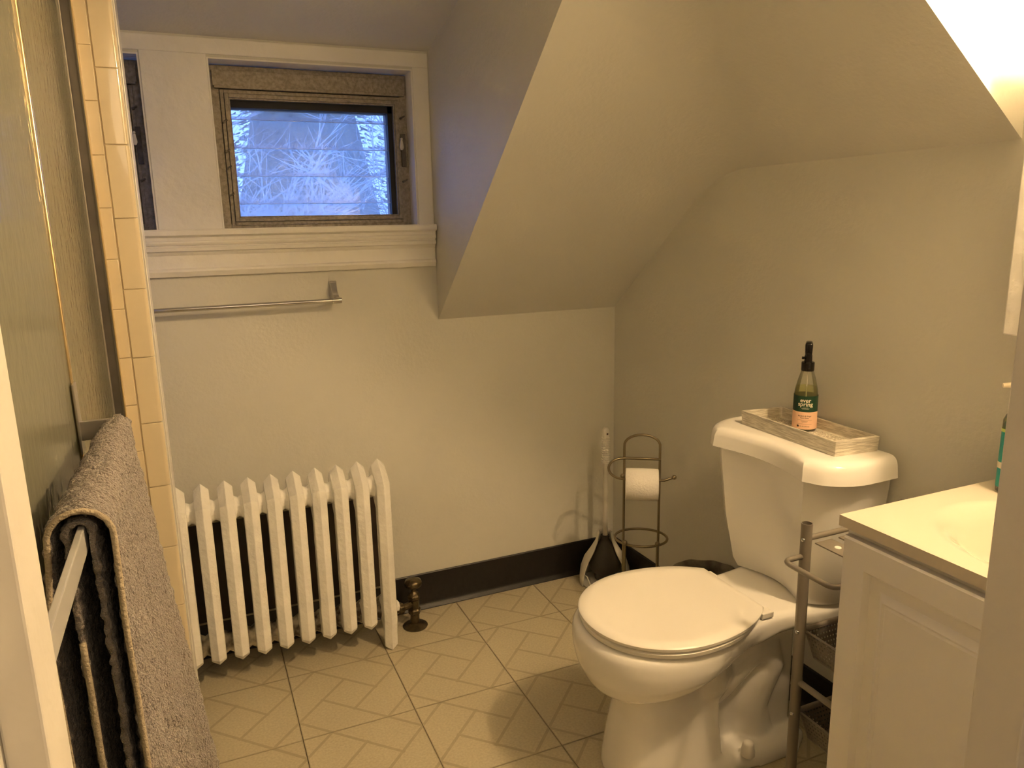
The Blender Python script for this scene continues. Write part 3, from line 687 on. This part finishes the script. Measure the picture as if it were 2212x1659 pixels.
def wrap_text(txt, size, zc, mt, name, ang=0.0, bold=0.0, rr=0.0294, sx=1.0, parent=bot, cx=BX, cy=BY, z0=BZ):
    cu = bpy.data.curves.new(name, 'FONT'); cu.body = txt; cu.size = size; cu.align_x = 'CENTER'; cu.align_y = 'CENTER'; cu.offset = bold; cu.resolution_u = 3
    to = bpy.data.objects.new(name, cu); COL.objects.link(to)
    dg = bpy.context.evaluated_depsgraph_get(); dg.update()
    me = bpy.data.meshes.new_from_object(to.evaluated_get(dg)); bpy.data.objects.remove(to)
    base = math.atan2(tocam.y, tocam.x) + ang
    for v in me.vertices:
        a = base + v.co.x*sx/rr; zz = v.co.y; v.co = Vector((cx + rr*math.cos(a), cy + rr*math.sin(a), z0 + zc + zz))
    me.materials.clear(); me.materials.append(M[mt])
    o = bpy.data.objects.new(name, me); COL.objects.link(o); o.parent = parent; o.matrix_parent_inverse = Matrix.Translation(-Vector(parent.location)); return o
def label_part(name, mt, boxes, ang=0.0, rr=0.0294):
    b = MB(); base = math.atan2(tocam.y, tocam.x) + ang
    for x0, x1, z0, z1 in boxes:
        n_ = max(2, int((x1-x0)/0.003)); ring0 = []; ring1 = []
        for i in range(n_+1):
            a = base + lerp(x0, x1, i/n_)/rr
            ring0.append((BX+rr*math.cos(a), BY+rr*math.sin(a), BZ+z0)); ring1.append((BX+rr*math.cos(a), BY+rr*math.sin(a), BZ+z1))
        b.loft([ring0, ring1], False, closed=False)
    return b.build(name, mt, bot)
wrap_text('ever', 0.0145, 0.0790, 'print', 'lettering', bold=0.00018, sx=1.0)
wrap_text('spring', 0.0150, 0.0695, 'print', 'lettering', bold=0.00018, sx=1.0)
label_part('fine_print', 'print', [(-0.006, 0.007, 0.0610, 0.0614), (-0.009, 0.010, 0.0590, 0.0594), (-0.0075, 0.0085, 0.0570, 0.0574)])
wrap_text('Mandarin & Ginger', 0.0042, 0.0400, 'ink', 'lettering', bold=0.00006, rr=0.0298)
wrap_text('Room Spray', 0.0040, 0.0350, 'ink', 'lettering', bold=0.00006, rr=0.0298)
label_part('fine_print', 'ink', [(-0.018, 0.018, 0.0295, 0.0299), (-0.018, 0.018, 0.0195, 0.0199), (-0.008, 0.008, 0.0262, 0.0267), (-0.006, 0.006, 0.0232, 0.0237), (-0.018, -0.013, 0.0115, 0.0165)], rr=0.0298)
wrap_text('8 FL OZ (236 mL)', 0.0034, 0.0135, 'ink', 'lettering', bold=0.00005, rr=0.0298)

# ================================================================== PLUNGER AND CADDY
PX, PY = 1.166, 0.122
pl = thing('plunger', (PX, PY, 0), 'plunger with white handle and dark grey rubber cup in the corner', 'plunger')
MB().lathe([(0.0095, 0.17), (0.0098, 0.30), (0.0100, 0.468)], (PX, PY, 0), 20).build('handle', 'plasticg', pl, smooth=40)
g = MB().lathe([(0.0110, 0.466), (0.0125, 0.470), (0.0130, 0.52), (0.0125, 0.560), (0.0125, 0.585), (0.0115, 0.594), (0.007, 0.600), (0.002, 0.6015)], (PX, PY, 0), 24).build('grip', 'plastic', pl, smooth=50, label='white knobbly grip')
b = MB()
for i in range(11):
    for k_ in range(14):
        a = 2*PI*(k_ + (i % 2)*0.5)/14; rr = 0.0130
        b.sphere((PX+rr*math.cos(a), PY+rr*math.sin(a), 0.474+i*0.0088), 0.0026, 6)
st_ = b.build('grip_studs', 'plastic', g, smooth=180); st_['kind'] = 'stuff'
MB().lathe([(0.0032, 0), (0.0034, 0.002)], (PX-0.001, PY-0.0128, 0.580), 16, (0.1, -1, 0)).build('hang_hole', 'ink', g)
MB().lathe([(0.016, 0.190), (0.0165, 0.182), (0.014, 0.178), (0.019, 0.168), (0.032, 0.150), (0.050, 0.118), (0.060, 0.085), (0.058, 0.060), (0.048, 0.050), (0.040, 0.045), (0.038, 0.020), (0.034, 0.016)], (PX, PY, 0), 32).build('rubber_cup', 'rubber', pl, smooth=60)
cd = thing('plunger_caddy', (PX, PY, 0), 'open fronted white plastic caddy holding the plunger', 'caddy')
op = math.atan2(-0.87, -0.50)               # opening faces the room
b = MB(); rings = []
for r, h in ((0.026, 0.207), (0.030, 0.190), (0.036, 0.168), (0.055, 0.135), (0.078, 0.100), (0.090, 0.065), (0.094, 0.030), (0.094, 0.001)):
    hw = tab([(0.0, 1.05), (0.07, 0.95), (0.13, 0.85), (0.207, 1.0)], h)
    rings.append([(PX + r*math.cos(a), PY + r*math.sin(a), h) for a in [op + hw + (2*PI-2*hw)*k_/40 for k_ in range(41)]])
b.loft(rings, False, closed=False)
o = b.build('shell', 'plastic', cd, smooth=180); so = o.modifiers.new('s', 'SOLIDIFY'); so.thickness = 0.0032; so.offset = -1
MB().lathe([(0.088, 0.004), (0.089, 0.007), (0.060, 0.009), (0.055, 0.014), (0.020, 0.014)], (PX, PY, 0), 40).build('base_plate', 'plastic', cd, smooth=40)
lp = []
for k_ in range(15):
    a = op - 0.95 + 1.9*k_/14; rr = 0.090
    zz = 0.006 if 2 < k_ < 12 else (0.05 if k_ in (0, 1, 13, 14) else 0.03)
    lp.append((PX + rr*math.cos(a), PY+rr*math.sin(a), zz))
MB().tube(lp, 0.0022, 8).build('front_lip', 'plastic', cd, smooth=180)

# ================================================================== TOILET PAPER STAND
SX_, SY_ = 1.162, -0.120
va_ = Vector((0.84, -0.54, 0)); vf = Vector((-0.54, -0.84, 0))       # across and towards the room
C0 = Vector((SX_, SY_, 0))
def sp(a, f, z): return C0 + va_*a + vf*f + Vector((0, 0, z))
st = thing('toilet_paper_stand', (SX_, SY_, 0), 'free standing bronze wire toilet paper stand beside the plunger', 'paper stand')
R_ = 0.0042
arch = [sp(-0.058, 0, 0.004), sp(-0.058, 0, 0.2), sp(-0.058, 0, 0.59)] + [sp(0.058*math.sin(t), 0, 0.600 + 0.036*math.cos(t)) for t in [lerp(-1.45, 1.45, q/12) for q in range(13)]] + [sp(0.058, 0, 0.59), sp(0.058, 0, 0.2), sp(0.058, 0, 0.004)]
MB().tube(arch, R_, 10).build('arched_upright', 'nickel', st, smooth=180)
rr = 0.086
MB().tube([sp(rr*math.cos(t), 0.045+rr*0.85*math.sin(t), 0.295) for t in [2*PI*q/40 for q in range(40)]], R_, 10, closed=True).build('ring', 'nickel', st, smooth=180)
MB().tube([sp(rr*math.cos(t), 0.045+rr*0.85*math.sin(t), 0.005) for t in [2*PI*q/40 for q in range(40)]], R_, 10, closed=True).build('base_ring', 'nickel', st, smooth=180)
for s_ in (-1, 1):
    q = MB().cyl(sp(s_*0.052, 0.112, 0.004), sp(s_*0.052, 0.112, 0.298), R_, 12).build('front_post', 'nickel', st, smooth=40)
    MB().sphere(sp(s_*0.052, 0.112, 0.304), 0.0085, 16).build('ball_finial', 'nickel', q, smooth=180)
arm = [sp(0.060, 0.006, 0.556), sp(0.0, 0.006, 0.556), sp(-0.055, 0.006, 0.556)] + [sp(-0.060-0.048*math.sin(t), 0.006+0.04*(1-math.cos(t)), 0.556-0.022*(1-math.cos(t))) for t in [PI*q/12 for q in range(1, 12)]] + [sp(-0.055, 0.086, 0.511), sp(0.0, 0.086, 0.511), sp(0.07, 0.086, 0.511), sp(0.098, 0.086, 0.522)]
MB().tube(arm, R_, 10).build('roll_arm', 'nickel', st, smooth=180)
for q_ in (sp(0.101, 0.086, 0.523), sp(-0.062, 0.086, 0.522)): MB().sphere(q_, 0.0075, 14).build('ball_finial', 'nickel', st, smooth=180)
ro = thing('toilet_paper_roll', tuple(sp(0, 0.086, 0.49)), 'white toilet paper roll on the arm of the wire stand', 'toilet paper')
zr_ = 0.511 - 0.0155
def rollring(r, s_): return [sp(s_, 0.086 + r*math.cos(t), zr_ + r*math.sin(t)) for t in [2*PI*q/40 for q in range(40)]]
b = MB(); b.loft([rollring(0.0205, -0.052), rollring(0.049, -0.052), rollring(0.051, -0.050), rollring(0.0515, 0.0), rollring(0.051, 0.050), rollring(0.049, 0.052), rollring(0.0205, 0.052)], False)
b.build('paper', 'paper', ro, smooth=50)
b = MB(); b.loft([rollring(0.0205, -0.052), rollring(0.0190, -0.052), rollring(0.0190, 0.052), rollring(0.0205, 0.052)], False); b.build('core', 'card', ro, smooth=40)

# ================================================================== BIN
bx, by = 1.168, -0.458
bn = thing('waste_bin', (bx, by, 0), 'small round dark waste bin with smoky liner behind the toilet bowl', 'bin')
MB().lathe([(0.080, 0.001), (0.084, 0.01), (0.104, 0.272), (0.107, 0.278), (0.104, 0.278), (0.082, 0.012), (0.01, 0.012)], (bx, by, 0), 36).build('bin_body', 'bin', bn, smooth=40)
b = MB(); rings = []
for r, h in ((0.1050, 0.225), (0.1090, 0.255), (0.1115, 0.278), (0.1100, 0.286), (0.1045, 0.287), (0.0990, 0.265), (0.0900, 0.20), (0.084, 0.10), (0.07, 0.03)):
    ring = []
    for k_ in range(72):
        a = 2*PI*k_/72; wv = 1 + 0.018*noise.noise(Vector((math.cos(a)*6, math.sin(a)*6, h*12)))*(2 if h < 0.25 else 1)
        ring.append((bx + r*wv*math.cos(a), by + r*wv*math.sin(a), h + 0.004*noise.noise(Vector((math.cos(a)*3, math.sin(a)*3, 5)))))
    rings.append(ring)
b.loft(rings, False); b.build('bin_liner', 'liner', bn, smooth=180, label='smoky plastic liner folded over the rim')

# ================================================================== STORAGE CART
ct = thing('storage_cart', (1.10, -1.11, 0), 'narrow grey metal basket cart between toilet and vanity', 'cart')
XA, XB_, YA, YB2 = 0.955, 1.235, -1.042, -1.172
for x, y in ((XA, YA), (XA, YB2), (XB_, YA), (XB_, YB2)):
    b = MB(); b.lathe([(0.0115, 0.008), (0.0115, 0.340), (0.0122, 0.342), (0.0122, 0.360), (0.0115, 0.362), (0.0115, 0.712), (0.0100, 0.712), (0.0100, 0.60)], (x, y, 0), 20, cap=False)
    p = b.build('post', 'cart', ct, smooth=40)
    MB().lathe([(0.012, 0.0005), (0.0128, 0.003), (0.0128, 0.012)], (x, y, 0), 16).build('foot', 'blackp', p, smooth=40)
    if x == XA:
        for z in (0.678, 0.470, 0.276):
            MB().lathe([(0.0042, -0.003), (0.0045, 0.001), (0.003, 0.0028), (0.001, 0.0032)], (x-0.0105, y-0.003, z), 12, (-1, -0.2, 0)).build('screw', 'chrome', p, smooth=60)
for z in (0.678, 0.470, 0.276):
    for y in (YA, YB2):
        MB().cyl((XA+0.01, y, z), (XB_-0.01, y, z), 0.0060, 12).build('side_rail', 'cart', ct, smooth=40)
for x in (XA, XB_):
    MB().cyl((x, YA, 0.352), (x, YB2, 0.352), 0.0070, 12).build('cross_rail', 'cart', ct, smooth=40)
hdl = [(XA, YA, 0.640), (XA-0.035, YA, 0.640)] + [(XA-0.040-0.018*math.sin(t), YA-0.018*(1-math.cos(t)), 0.640) for t in (0.4, 0.8, 1.2, 1.57)] + [(XA-0.058, -1.11, 0.640)] + [(XA-0.040-0.018*math.cos(t), YB2+0.018*(1-math.sin(t)), 0.640) for t in (0.1, 0.4, 0.8, 1.2, 1.57)] + [(XA, YB2, 0.640)]
MB().tube(hdl, 0.0058, 10).build('pull_handle', 'cart', ct, smooth=180)
def perf(b, corners, nu, nv, hole=0.36):
    """quad panel pierced by a grid of holes, built as bars between the holes"""
    A, B_, C_, D = [Vector(c) for c in corners]
    def P2(u, v): return A.lerp(B_, u).lerp(D.lerp(C_, u), v)
    us = []; 
    for i in range(nu): us += [(i + 0.5 - hole/2)/nu, (i + 0.5 + hole/2)/nu]
    us = [0] + us + [1]; vs_ = [0]
    for j in range(nv): vs_ += [(j + 0.5 - hole/2)/nv, (j + 0.5 + hole/2)/nv]
    vs_ += [1]
    o = [P2(u, v) for v in vs_ for u in us]; W_ = len(us); fs = []
    for j in range(len(vs_)-1):
        for i in range(W_-1):
            if i % 2 == 1 and j % 2 == 1: continue
            fs.append((j*W_+i, j*W_+i+1, (j+1)*W_+i+1, (j+1)*W_+i))
    b.add(o, fs)
def basket(zt, depth, nm='basket'):
    x0, x1, y0, y1 = XA+0.012, XB_-0.012, YA-0.004, YB2+0.004
    X0_, X1_, Y0_, Y1_ = x0+0.018, x1-0.018, y0-0.010, y1+0.010; zb_ = zt-depth
    T4 = [(x0, y0, zt), (x0, y1, zt), (x1, y1, zt), (x1, y0, zt)]; B4 = [(X0_, Y0_, zb_), (X0_, Y1_, zb_), (X1_, Y1_, zb_), (X1_, Y0_, zb_)]
    b = MB()
    for i in range(4):
        j = (i+1) % 4; nu = 14 if i in (0, 2) else 30
        perf(b, [T4[i], T4[j], B4[j], B4[i]], nu, 6)
    perf(b, B4, 14, 32)
    o = b.build(nm, 'mesh', ct)
    e = MB()
    for i in range(4):
        e.cyl(T4[i], T4[(i+1) % 4], 0.0026, 6); e.cyl(B4[i], B4[(i+1) % 4], 0.0018, 6); e.cyl(T4[i], B4[i], 0.0018, 6)
    e.build('basket_rim', 'cart', o, smooth=60)
basket(0.468, 0.062); basket(0.274, 0.062)
# top shelf frame: a flat tray of plates
b = MB(); b.box((XA+0.020, YB2+0.004, 0.664), (XA+0.066, YA-0.004, 0.667)); b.box((XA+0.085, YB2+0.004, 0.664), (XB_-0.02, YA-0.004, 0.667)); b.box((XA+0.060, YB2+0.03, 0.6585), (XA+0.090, YB2+0.05, 0.665))
sf = b.build('top_shelf', 'cart', ct, bevel=0.001)
MB().lathe([(0.007, 0), (0.006, 0.0012)], (XA+0.043, -1.085, 0.667), 16).build('felt_dot', 'plastic', sf)

# ================================================================== VANITY
VF, VY0, VY1 = 0.872, -1.218, -1.690
vc = thing('vanity_cabinet', (1.08, -1.45, 0), 'white vanity cabinet with raised panel door in the right foreground', 'cabinet')
b = MB(); b.box((VF, VY1, 0.09), (VF+0.018, VY0, 0.789)); b.box((VF+0.018, VY0-0.016, 0.0005), (1.262, VY0, 0.789)); b.box((VF+0.018, VY1, 0.0005), (1.262, VY1+0.016, 0.789)); b.box((1.250, VY1, 0.0005), (1.262, VY0, 0.789)); b.box((VF+0.05, VY1, 0.0005), (VF+0.066, VY0, 0.09)); b.box((VF+0.018, VY1, 0.09), (1.25, VY0, 0.105))
b.build('carcass', 'cab', vc, bevel=0.001)
# raised panel door: nested rectangular rings, (inset, proud)
dy0, dy1, dz0, dz1 = VY0-0.006, VY1+0.012, 0.10, 0.777
rings = []
for ins, pr_ in ((0, 0.0), (0, 0.014), (0.003, 0.018), (0.048, 0.018), (0.056, 0.0085), (0.076, 0.0075), (0.088, 0.0165), (0.092, 0.0145), (0.096, 0.0165), (0.101, 0.0165)):
    x = VF - 0.0005 - pr_
    rings.append([(x, dy0-ins, dz0+ins), (x, dy0-ins, dz1-ins), (x, dy1+ins, dz1-ins), (x, dy1+ins, dz0+ins)])
dr = MB().loft(rings).build('door', 'cab', vc)
MB().lathe([(0.006, 0), (0.005, 0.010), (0.014, 0.018), (0.014, 0.024), (0.006, 0.028)], (VF-0.0185, dy1+0.030, 0.62), 20, (-1, 0, 0)).build('knob', 'chrome', dr, smooth=40)
# countertop with integral basin
CZ = 0.810; cx0, cx1, cy0, cy1 = 0.856, 1.296, -1.694, -1.2105
b = MB(); bcx, bcy = 1.075, -1.46
def rect_ring(t, z, g=0.0):
    out = []
    for k_ in range(64):
        a = 2*PI*k_/64; c_, s_ = math.cos(a), math.sin(a)
        k2 = min((cx1-bcx)/abs(c_) if c_ > 1e-6 else 9, (bcx-cx0)/abs(c_) if c_ < -1e-6 else 9, (cy1-bcy)/abs(s_) if s_ > 1e-6 else 9, (bcy-cy0)/abs(s_) if s_ < -1e-6 else 9)
        out.append((bcx+c_*(k2-g), bcy+s_*(k2-g), z))
    return out
# make sure the corners are exact
def snap(r):
    for cxx in (cx0, cx1):
        for cyy in (cy0, cy1):
            i = min(range(64), key=lambda q: (r[q][0]-cxx)**2 + (r[q][1]-cyy)**2); r[i] = (cxx, cyy, r[i][2])
    return r
def ell(rx, ry, z): return [(bcx+0.0+rx*math.cos(2*PI*k_/64), bcy+ry*math.sin(2*PI*k_/64), z) for k_ in range(64)]
b.loft([snap(rect_ring(1, CZ-0.020)), snap(rect_ring(1, CZ)), ell(0.178, 0.200, CZ), ell(0.172, 0.194, CZ-0.0006), ell(0.164, 0.186, CZ-0.003), ell(0.152, 0.174, CZ-0.010), ell(0.135, 0.158, CZ-0.028), ell(0.115, 0.137, CZ-0.060), ell(0.085, 0.10, CZ-0.10), ell(0.02, 0.02, CZ-0.118)], False)
b.add(ell(0.02, 0.02, CZ-0.118), [tuple(range(64))])
ctp = b.build('countertop', 'counter', smooth=50); tag(ctp, 'cream countertop with moulded basin on the white vanity', 'countertop')
MB().lathe([(0.019, 0), (0.018, 0.002), (0.012, 0.002)], (bcx, bcy, CZ-0.118), 20).build('drain', 'chrome', ctp, smooth=40)
# faucet
fa = thing('faucet', (1.262, -1.46, CZ), 'chrome basin faucet at the wall edge of the countertop', 'faucet')
MB().box((1.240, -1.53, CZ+0.0003), (1.284, -1.39, CZ+0.014)).build('base', 'chrome', fa, bevel=0.004, smooth=60)
MB().tube([(1.262, -1.46, CZ+0.01), (1.262, -1.46, CZ+0.06), (1.245, -1.46, CZ+0.085), (1.20, -1.46, CZ+0.09), (1.16, -1.46, CZ+0.075)], 0.011, 14).build('spout', 'chrome', fa, smooth=180)
for s_ in (-1, 1): MB().lathe([(0.016, 0.012), (0.014, 0.03), (0.018, 0.034), (0.018, 0.05), (0.008, 0.054)], (1.262, -1.46+s_*0.051, CZ), 18).build('tap_handle', 'chrome', fa, smooth=50)
# lotion bottle at the counter's far end
LX, LY = 1.228, -1.272
lo = thing('lotion_bottle', (LX, LY, CZ), 'clear pump bottle with teal label on the counter by the doorway edge', 'bottle')
b = MB()
def sup(r, z, ry=0.8): return [(LX + r*(abs(math.cos(t))**0.6)*(1 if math.cos(t) > 0 else -1), LY + r*ry*(abs(math.sin(t))**0.6)*(1 if math.sin(t) > 0 else -1), z) for t in [2*PI*q/32 for q in range(32)]]
b.loft([sup(0.026, CZ+0.0004), sup(0.030, CZ+0.004), sup(0.030, CZ+0.140), sup(0.026, CZ+0.150), sup(0.014, CZ+0.156), sup(0.012, CZ+0.166)])
b.build('bottle_body', 'clear', lo, smooth=50)
b = MB(); b.loft([sup(0.0305, CZ+0.012), sup(0.0305, CZ+0.118)], False); b.build('label_wrap', 'teal', lo, smooth=50)
b = MB(); b.loft([sup(0.0308, CZ+0.118), sup(0.0308, CZ+0.124)], False); b.build('label_band', 'lime', lo, smooth=50)
b = MB(); b.loft([sup(0.0308, CZ+0.048), sup(0.0308, CZ+0.060)], False); b.build('label_panel', 'print', lo, smooth=50)
MB().lathe([(0.013, 0.166), (0.014, 0.168), (0.014, 0.182), (0.005, 0.184), (0.005, 0.202)], (LX, LY, CZ), 20).tube([(LX, LY, CZ+0.206), (LX-0.012, LY+0.010, CZ+0.2065), (LX-0.030, LY+0.024, CZ+0.2045)], [0.008, 0.006, 0.0042], 12).build('pump', 'print', lo, smooth=50)

# ================================================================== MEDICINE CABINET
mc = thing('medicine_cabinet', (1.25, -1.45, 1.3), 'white wall cabinet over the vanity, mostly behind the doorway edge', 'cabinet')
mx0, my0, my1, mz0, mz1 = 1.205, -1.243, -1.66, 1.112, 1.640
b = MB(); b.box((mx0, my1, mz0), (1.298, my0, mz1)); b.build('cabinet_body', 'trim', mc, bevel=0.002)
b = MB(); b.box((mx0-0.018, my1, mz0-0.003), (mx0-0.0005, my0+0.001, mz1)); dd = b.build('mirror_door', 'trim', mc, bevel=0.003)
MB().box((mx0-0.0195, my1+0.03, mz0+0.03), (mx0-0.0178, my0-0.03, mz1-0.03)).build('mirror', 'mirror', dd)

# ================================================================== VANITY LAMP
vl = thing('vanity_lamp', (1.30, -1.60, 1.98), 'brass wall lamp with a round glass shade above the cabinet', 'lamp')
MB().box((1.296, -1.68, 1.93), (1.3055, -1.52, 2.03)).build('back_plate', 'gold', vl, bevel=0.002)
for L_ in LAMPS:
    MB().cyl((1.297, L_.y, 1.98), (L_.x + 0.045, L_.y, 1.98), 0.010, 14).build('arm', 'gold', vl, smooth=40)
    MB().sphere(tuple(L_), 0.048, 24).build('glass_globe', 'globe', vl, smooth=180)

# ================================================================== OUTSIDE
struct(MB().box((-40, 0.8, -3.4), (40, 60, -3.2)).build('ground', 'lawn'))
def tree(loc, seed, label, H=9.0, sx=1.0):
    rnd = random.Random(seed); root = thing('bare_tree', loc, label, 'tree'); L0 = Vector(loc); tr_ = MB(); tw = MB()
    def grow(p, d, ln, r, depth):
        if depth == 0: return
        pts = [p]; rad_ = [r]; dd = d.copy(); n_ = 4
        for i in range(n_):
            dd = (dd + Vector((rnd.uniform(-1, 1), rnd.uniform(-1, 1), rnd.uniform(-0.5, 0.9)))*0.17).normalized()
            p = p + dd*ln/n_; pts.append(p); rad_.append(r*(1-0.45*(i+1)/n_))
        (tr_ if depth > 2 else tw).tube(pts, rad_, 5 if depth < 4 else 8)
        kids = 6 if depth > 1 else 0
        for i in range(kids):
            t = rnd.choice(pts[1:]); ax = Vector((rnd.uniform(-1, 1), rnd.uniform(-1, 1), rnd.uniform(-0.25, 0.7))).normalized()
            nd = (dd*0.55 + ax).normalized()
            grow(t, nd, ln*rnd.uniform(0.5, 0.72), r*0.50, depth-1)
    grow(L0.copy(), Vector((0.03, 0, 1)), H*0.45, 0.09, 5)
    grow(L0 + Vector((0, 0, H*0.30)), Vector((-0.6, -0.1, 0.7)).normalized(), H*0.4, 0.045, 5)
    grow(L0 + Vector((0, 0, H*0.36)), Vector((0.5, -0.2, 0.6)).normalized(), H*0.36, 0.04, 5)
    tr_.build('trunk', 'bark', root); q = tw.build('twigs', 'twig', root); q['kind'] = 'stuff'
tree((1.5, 7.0, -3.2), 3, 'bare winter tree with pale branches seen through the main window', 7.0)
tree((-3.2, 10.5, -3.2), 11, 'second bare winter tree, left of the one seen through the main window', 6.5)
def conifer(loc, seed, label, H=9, R=2.2):
    if abs(loc[0] - 2.2) < 1: R = 3.4
    rnd = random.Random(seed); root = thing('evergreen_tree', loc, label, 'tree'); x, y, z = loc
    MB().cyl(loc, (x, y, z+H), 0.16, 10, 0.02).build('trunk', 'bark', root)
    b = MB()
    for k_ in range(9000):
        t = rnd.random(); h = 0.8 + (H-0.9)*t; rr = R*(1-t)**0.8*rnd.uniform(0.3, 1.05); a = rnd.uniform(0, 2*PI)
        c = Vector((x + rr*math.cos(a), y + rr*math.sin(a), z + h - rr*0.25)); s_ = rnd.uniform(0.05, 0.12)
        d = Vector((math.cos(a), math.sin(a), rnd.uniform(-0.5, 0.1))); e = Vector((-math.sin(a), math.cos(a), rnd.uniform(-0.3, 0.3)))
        b.add([c - e*s_*0.4, c + d*s_*1.5, c + e*s_*0.4, c + Vector((0, 0, s_*0.35))], [(0, 1, 3), (1, 2, 3), (0, 2, 1)])
    b.lathe([(R*0.60, 1.0), (R*0.50, 3.0), (R*0.25, H*0.75), (0.05, H*0.96)], loc, 14)
    f = b.build('foliage', 'needle', root); f['kind'] = 'stuff'
for i, (x, y, H, lb) in enumerate(((-4.6, 15, 9.4, 'dark evergreen tree outside, leftmost behind the bare trees'), (2.2, 13, 9.4, 'dark evergreen tree outside, middle one, straight out from the main window'), (8.9, 15, 8.4, 'dark evergreen tree outside, farthest to the right'))):
    conifer((x, y, -3.2), 40+i, lb, H, 2.5)
